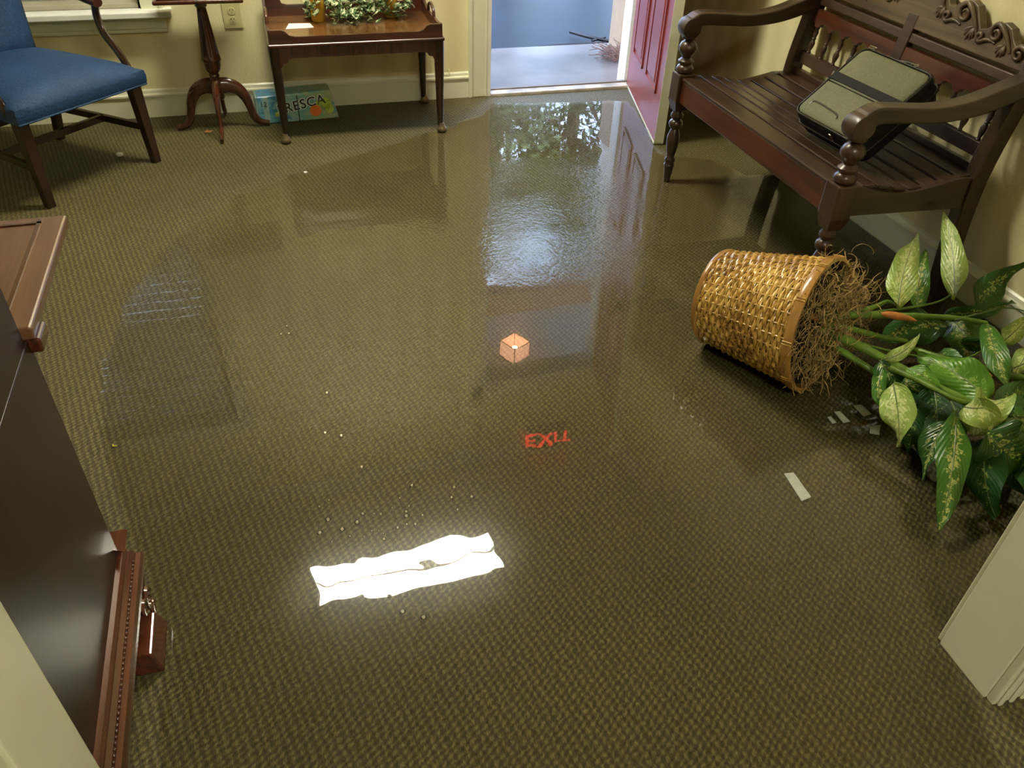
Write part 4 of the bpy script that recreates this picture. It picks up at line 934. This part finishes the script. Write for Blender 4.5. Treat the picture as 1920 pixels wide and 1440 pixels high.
# ================================================================ TIPPED BASKET PLANT
pb = thing('potted_plant', 'tipped over dieffenbachia plant in a woven wicker basket', 'plant', (1.271, 1.857, .1452))
AX = Vector((.5098, -.8471, .1509)).normalized(); R0, R1, LB = .147, .197, .334
HX = AX.cross(Vector((0, 0, 1))).normalized(); VX = HX.cross(AX)
def bp(r_, a, t): return AX*t+(HX*math.cos(a)+VX*math.sin(a))*r_
m = MB(); rows = 29; seg = 136
for i in range(rows):
    t = .012+(LB-.034)*i/(rows-1); r_ = R0+(R1-R0)*t/LB; hh = (LB-.034)/(rows-1)*.53
    vs_ = []
    for k in range(seg):
        a = 2*PI*k/seg; w_ = math.cos(a*17+i*PI)*.0036; jit = .0008*math.sin(a*31+i*2.3)
        thick = .0040+.0010*math.sin(a*5+i*1.7)
        for q in range(5):
            b = 2*PI*q/5+PI/2; vs_.append(bp(r_-.004+w_+math.cos(b)*thick, a, t+jit+math.sin(b)*hh*(.90+.12*math.cos(a*17+i*PI))))
    m.add(vs_, [(k*5+q, k*5+(q+1) % 5, ((k+1) % seg)*5+(q+1) % 5, ((k+1) % seg)*5+q) for k in range(seg) for q in range(5)])
bk = m.build('basket', 'weave', pb, smooth=True)
m = MB(); 
for k in range(34):
    a = 2*PI*k/34; m.tube([bp(R0-.004, a, .005), bp(R1-.004, a, LB-.01)], .0028, 5)
m.build('stakes', 'weave', bk, smooth=True)
m = MB(); RG = [(R0-.012, 0), (R0-.016, LB*.02), (R1-.018, LB-.04)]
vs_ = [bp(r_, 2*PI*k/48, t) for r_, t in [(.001, .004)]+[(R0-.012, .004), (R1-.014, LB-.006), (R1-.016, LB-.03), (.001, LB-.05)] for k in range(48)]
m.add(vs_, [(j*48+k, j*48+(k+1) % 48, (j+1)*48+(k+1) % 48, (j+1)*48+k) for j in range(4) for k in range(48)]); m.build('liner', 'liner', bk, smooth=True)
def ring(r_, t, hw_, th, n=90):
    m = MB(); vs_ = []
    for k in range(n):
        a = 2*PI*k/n
        for u, v in ((-1, -1), (1, -1), (1.0, .6), (.5, 1), (-.5, 1), (-1, .6)): vs_.append(bp(r_+v*th, a, t+u*hw_))
    m.add(vs_, [(k*6+q, k*6+(q+1) % 6, ((k+1) % n)*6+(q+1) % 6, ((k+1) % n)*6+q) for k in range(n) for q in range(6)]); return m
rm = ring(R1+.000, LB-.004, .013, .006).build('rim_band', 'rim', bk, smooth=True)
ring(R0+.001, .006, .008, .005).build('base_band', 'rim', bk, smooth=True)
for k in range(10):
    for e in (-.02, .02):
        a = 2*PI*k/10+e+.15; MB().tube([bp(R1+.0065, a, LB-.018), bp(R1+.0075, a, LB-.004), bp(R1+.0065, a, LB+.010)], .0016, 5).build('rim_binding', 'weave', bk, smooth=True)
# moss
m = MB()
for i in range(900):
    a = rnd.uniform(0, 2*PI); r_ = (R1-.022)*math.sqrt(rnd.random()); t = LB-.040+abs(rnd.gauss(0, .036))+.065*(1-r_/R1)
    up_ = .5+.5*math.sin(a)
    if rnd.random() < .25: t += .05*rnd.random()
    p = bp(r_, a, t); an = rnd.uniform(0, 2*PI); cu = rnd.uniform(-1, 1)*1.1; d = (HX*math.cos(an)+VX*math.sin(an)+AX*rnd.uniform(-.4, .8)).normalized(); pts = [p]
    sd = AX.cross(d).normalized()
    for j in range(6):
        d = (d+sd*cu*.45+AX*rnd.uniform(-.35, .30)).normalized(); sd = AX.cross(d).normalized(); p = p+d*.0105
        if p.z < -.140: p.z = -.140
        pts.append(p)
    m.tube(pts, .0011, 3, cap=False)
for i in range(330):   # loose curls spilling out
    p = Vector((1.575+rnd.gauss(0, .045), 1.69+rnd.gauss(0, .05), .20+rnd.gauss(0, .05)))-Vector((1.271, 1.857, .1452))
    d = Vector((rnd.gauss(0, 1), rnd.gauss(0, 1), rnd.gauss(0, 1))).normalized(); ax_ = Vector((rnd.gauss(0, 1), rnd.gauss(0, 1), rnd.gauss(0, 1))).normalized(); pts = [p]
    for j in range(9): d = (Matrix.Rotation(.42, 3, ax_) @ d).normalized(); p = p+d*.011; pts.append(p)
    m.tube(pts, .0010, 3, cap=False)
ms = m.build('moss', 'moss', pb, smooth=True); ms['kind'] = 'stuff'; ms['label'] = 'tangle of dry brown moss'
LEAVES=[
  ((1.697,1.566,0.220),(1.752,1.662,0.300),(1.855,1.744,0.360),(-0.279,-0.427,0.860),0.034,'p'),
  ((1.830,1.614,0.170),(1.869,1.693,0.200),(1.965,1.789,0.260),(-0.288,-0.252,0.924),0.028,'v'),
  ((1.929,1.589,0.200),(2.005,1.707,0.280),(2.045,1.864,0.360),(-0.768,-0.047,0.638),0.030,'p'),
  ((2.022,1.571,0.160),(2.110,1.653,0.200),(2.242,1.647,0.260),(-0.063,-0.723,0.688),0.036,'d'),
  ((1.884,1.564,0.170),(1.953,1.500,0.200),(2.093,1.524,0.210),(-0.201,-0.976,0.080),0.025,'d'),
  ((1.971,1.485,0.180),(1.814,1.287,0.200),(1.856,1.206,0.100),(-0.335,-0.129,0.933),0.026,'v'),
  ((2.055,1.473,0.100),(2.098,1.477,0.130),(2.186,1.523,0.150),(-0.118,-0.532,0.838),0.024,'p'),
  ((1.930,1.563,0.120),(1.843,1.621,0.120),(1.712,1.592,0.080),(-0.219,-0.528,0.820),0.046,'d'),
  ((2.011,1.652,0.090),(1.998,1.553,0.100),(1.954,1.482,0.050),(-0.635,0.031,0.772),0.052,'v'),
  ((1.519,1.389,0.190),(1.562,1.351,0.220),(1.643,1.412,0.240),(-0.088,-0.801,0.592),0.014,'p'),
  ((1.526,1.398,0.180),(1.517,1.339,0.170),(1.580,1.323,0.100),(-0.322,-0.790,0.521),0.030,'d'),
  ((1.502,1.306,0.170),(1.463,1.204,0.140),(1.477,1.189,0.050),(-0.749,-0.389,0.537),0.036,'p'),
  ((1.692,1.180,0.180),(1.696,1.291,0.200),(1.655,1.399,0.170),(-0.701,-0.086,0.708),0.046,'g'),
  ((1.598,1.160,0.190),(1.599,1.095,0.220),(1.747,1.155,0.200),(-0.075,-0.484,0.872),0.044,'p'),
  ((1.625,1.159,0.200),(1.611,1.107,0.190),(1.601,1.098,0.140),(-0.816,-0.210,0.538),0.040,'p'),
  ((1.570,1.154,0.190),(1.472,1.007,0.140),(1.392,0.918,0.030),(-0.157,-0.470,0.868),0.032,'v'),
  ((1.661,1.312,0.120),(1.599,1.184,0.100),(1.494,1.097,0.040),(-0.500,0.066,0.863),0.060,'k'),
  ((1.634,1.090,0.140),(1.543,0.993,0.100),(1.567,0.922,0.030),(-0.681,-0.190,0.707),0.040,'k'),
  ((1.603,1.076,0.170),(1.627,1.015,0.150),(1.748,1.024,0.080),(-0.064,-0.905,0.420),0.060,'d'),
  ((1.597,1.368,0.120),(1.609,1.332,0.120),(1.647,1.307,0.080),(-0.524,-0.728,0.441),0.030,'v'),
  ((2.136,1.436,0.100),(2.003,1.351,0.120),(1.987,1.342,0.080),(-0.251,0.195,0.948),0.026,'p'),
  ((1.784,1.115,0.160),(1.721,1.116,0.150),(1.702,1.135,0.120),(-0.472,-0.235,0.850),0.028,'v'),
  ((1.972,1.279,0.140),(1.938,1.175,0.150),(1.971,1.113,0.080),(-0.764,-0.219,0.607),0.045,'g'),
  ((1.739,1.060,0.130),(1.682,0.936,0.120),(1.692,0.911,0.030),(-0.678,-0.250,0.692),0.045,'d'),
  ((2.087,1.357,0.140),(2.145,1.340,0.180),(2.234,1.372,0.220),(-0.373,-0.494,0.785),0.040,'p'),
  ((1.818,1.152,0.080),(1.709,1.040,0.070),(1.702,0.965,0.030),(-0.497,0.078,0.864),0.042,'k'),
  ((1.599,1.336,0.100),(1.550,1.220,0.080),(1.504,1.178,0.030),(-0.459,-0.116,0.881),0.036,'k'),
  ((1.659,1.321,0.100),(1.544,1.266,0.100),(1.529,1.248,0.060),(-0.133,-0.286,0.949),0.030,'d'),
  ((1.825,1.478,0.100),(1.788,1.377,0.120),(1.862,1.347,0.070),(-0.845,-0.336,0.417),0.030,'v'),
  ((1.563,1.337,0.190),(1.572,1.284,0.210),(1.596,1.227,0.180),(-0.527,-0.231,0.818),0.020,'g'),
  ((1.700,1.141,0.170),(1.788,1.186,0.180),(1.925,1.240,0.140),(0.295,-0.410,0.863),0.030,'d'),
  ((1.887,1.476,0.130),(1.918,1.411,0.150),(2.025,1.415,0.100),(-0.416,-0.908,-0.051),0.020,'d'),
  ((1.521,1.375,0.170),(1.472,1.328,0.140),(1.471,1.273,0.100),(-0.380,-0.389,0.839),0.016,'v'),
  ((1.561,1.156,0.150),(1.508,1.131,0.110),(1.467,1.074,0.040),(-0.720,-0.094,0.687),0.030,'d'),
]
STEMS=[
  ([(1.487,1.616,0.190),(1.557,1.580,0.210),(1.724,1.549,0.200),(1.875,1.517,0.190),(1.968,1.483,0.180)],0.0090,0.0040),
  ([(1.539,1.581,0.210),(1.635,1.590,0.220),(1.694,1.606,0.220),(1.705,1.576,0.220)],0.0060,0.0025),
  ([(1.609,1.576,0.210),(1.740,1.574,0.210),(1.850,1.579,0.210),(1.957,1.624,0.200)],0.0050,0.0020),
  ([(1.479,1.598,0.180),(1.557,1.560,0.170),(1.656,1.540,0.140),(1.739,1.527,0.120)],0.0070,0.0050),
  ([(1.492,1.608,0.160),(1.566,1.511,0.150),(1.707,1.442,0.130),(1.820,1.398,0.130),(1.941,1.420,0.140)],0.0050,0.0020),
  ([(1.453,1.564,0.180),(1.491,1.477,0.190),(1.542,1.397,0.180),(1.588,1.276,0.180),(1.644,1.161,0.180),(1.740,1.064,0.150)],0.0090,0.0080),
  ([(1.446,1.553,0.160),(1.491,1.456,0.150),(1.537,1.387,0.130),(1.587,1.322,0.100)],0.0070,0.0050),
  ([(1.559,1.327,0.180),(1.576,1.257,0.190),(1.581,1.191,0.190),(1.563,1.147,0.190)],0.0040,0.0020),
  ([(1.721,1.503,0.120),(1.772,1.391,0.140),(1.880,1.302,0.140),(1.977,1.240,0.130)],0.0060,0.0080),
  ([(1.531,1.359,0.180),(1.556,1.285,0.190),(1.585,1.182,0.200),(1.625,1.154,0.200)],0.0060,0.0030),
  ([(1.867,1.507,0.190),(2.046,1.515,0.200),(2.117,1.473,0.200)],0.0030,0.0020),
  ([(1.854,1.309,0.130),(1.945,1.325,0.130),(2.028,1.342,0.130)],0.0030,0.0020),
  ([(1.626,1.116,0.170),(1.708,1.108,0.160),(1.760,1.073,0.160)],0.0070,0.0070),
]
SHEATHS=[ ((1.636,1.559,0.215),(1.737,1.517,0.200)),((1.783,1.358,0.150),(1.827,1.286,0.150)),((1.444,1.616,0.200),(1.442,1.588,0.200)) ]

OFF = Vector((1.271, 1.857, .1452))
def near_seg(p, a, b):
    a, b = Vector(a), Vector(b); t = max(0, min(1, (p-a).dot(b-a)/max(1e-9, (b-a).length_squared))); return (a+(b-a)*t-p).length
stems_o = []
for pts, r0, r1 in STEMS:
    sp_ = spline(pts, 7); n = len(sp_); m = MB(); rad = []
    for k in range(n):
        r_ = r0+(r1-r0)*k/(n-1)
        if r0 > .0055: r_ *= 1.6 if k % 5 == 0 else 1.45
        rad.append(r_)
    m.tube([p-OFF for p in sp_], rad, 10)
    stems_o.append((m.build('cane' if r0 > .0055 else 'leaf_stalk', 'stem' if r0 > .0045 else 'petiole', pb, smooth=True), pts))
for a, b in SHEATHS:
    pts = bez(Vector(a)-OFF, (Vector(a)+Vector(b))/2-OFF+Vector((0, 0, .006)), Vector(b)-OFF, 8); MB().tube(pts, [.004, .009, .011, .0115, .011, .010, .008, .005, .001], 10).build('sheath', 'sheath', pb, smooth=True, label='orange dried leaf sheath')
def big_leaf(b, c, t, n_, hw_, kind, idx):
    r2 = random.Random(idx*13+5); nl, nw = 22, 10
    mid = bez(b, c, t, nl); vs_, uv = [], []; N_ = Vector(n_)
    ph = r2.uniform(0, 6); tw = r2.choice([-1, 1])*r2.uniform(.15, .5); fold = r2.uniform(.16, .36)
    for i in range(nl+1):
        f = i/nl; tg = (mid[min(i+1, nl)]-mid[max(i-1, 0)]).normalized(); nn = (N_-tg*N_.dot(tg)).normalized(); sd = tg.cross(nn)
        ca, sa = math.cos(tw*(f-.4)*3), math.sin(tw*(f-.4)*3); sd, nn = sd*ca+nn*sa, nn*ca-sd*sa
        prof = (math.sin(PI*min(1, f**.72*.985))**.75)*(1-.25*f) if 0 < f < 1 else .0
        w_ = hw_*1.42*max(prof, .02)
        for j in range(nw+1):
            u = -1+2*j/nw; au = abs(u)
            off = nn*(au*w_*fold*1.0-au*au*w_*.28 + .017*math.sin(f*9+ph+u*1.5)*au*au*(hw_/.04) + .0022*math.sin(f*42-au*6)*au*(1-au)*3)
            p = mid[i]+sd*u*w_*(1-.06*au)+off; p.z = max(p.z, .007); vs_.append(p-OFF); uv.append((.5+u/2, f))
    m = MB(); w2 = nw+1; m.add(vs_, [(i*w2+j, i*w2+j+1, (i+1)*w2+j+1, (i+1)*w2+j) for i in range(nl) for j in range(nw)], uv)
    o = m.build('leaf', 'leaf_'+kind, pb, smooth=False)
    for p in o.data.polygons: p.use_smooth = True
    rb = MB(); rb.tube([p-OFF-N_.normalized()*.0006 for p in mid], [.0026-.0019*k/nl for k in range(nl+1)], 6); rb.build('midrib', 'petiole', o, smooth=True)
for i, (b, c, t, n_, hw_, kind) in enumerate(LEAVES): big_leaf(b, c, t, n_, hw_, kind, i)
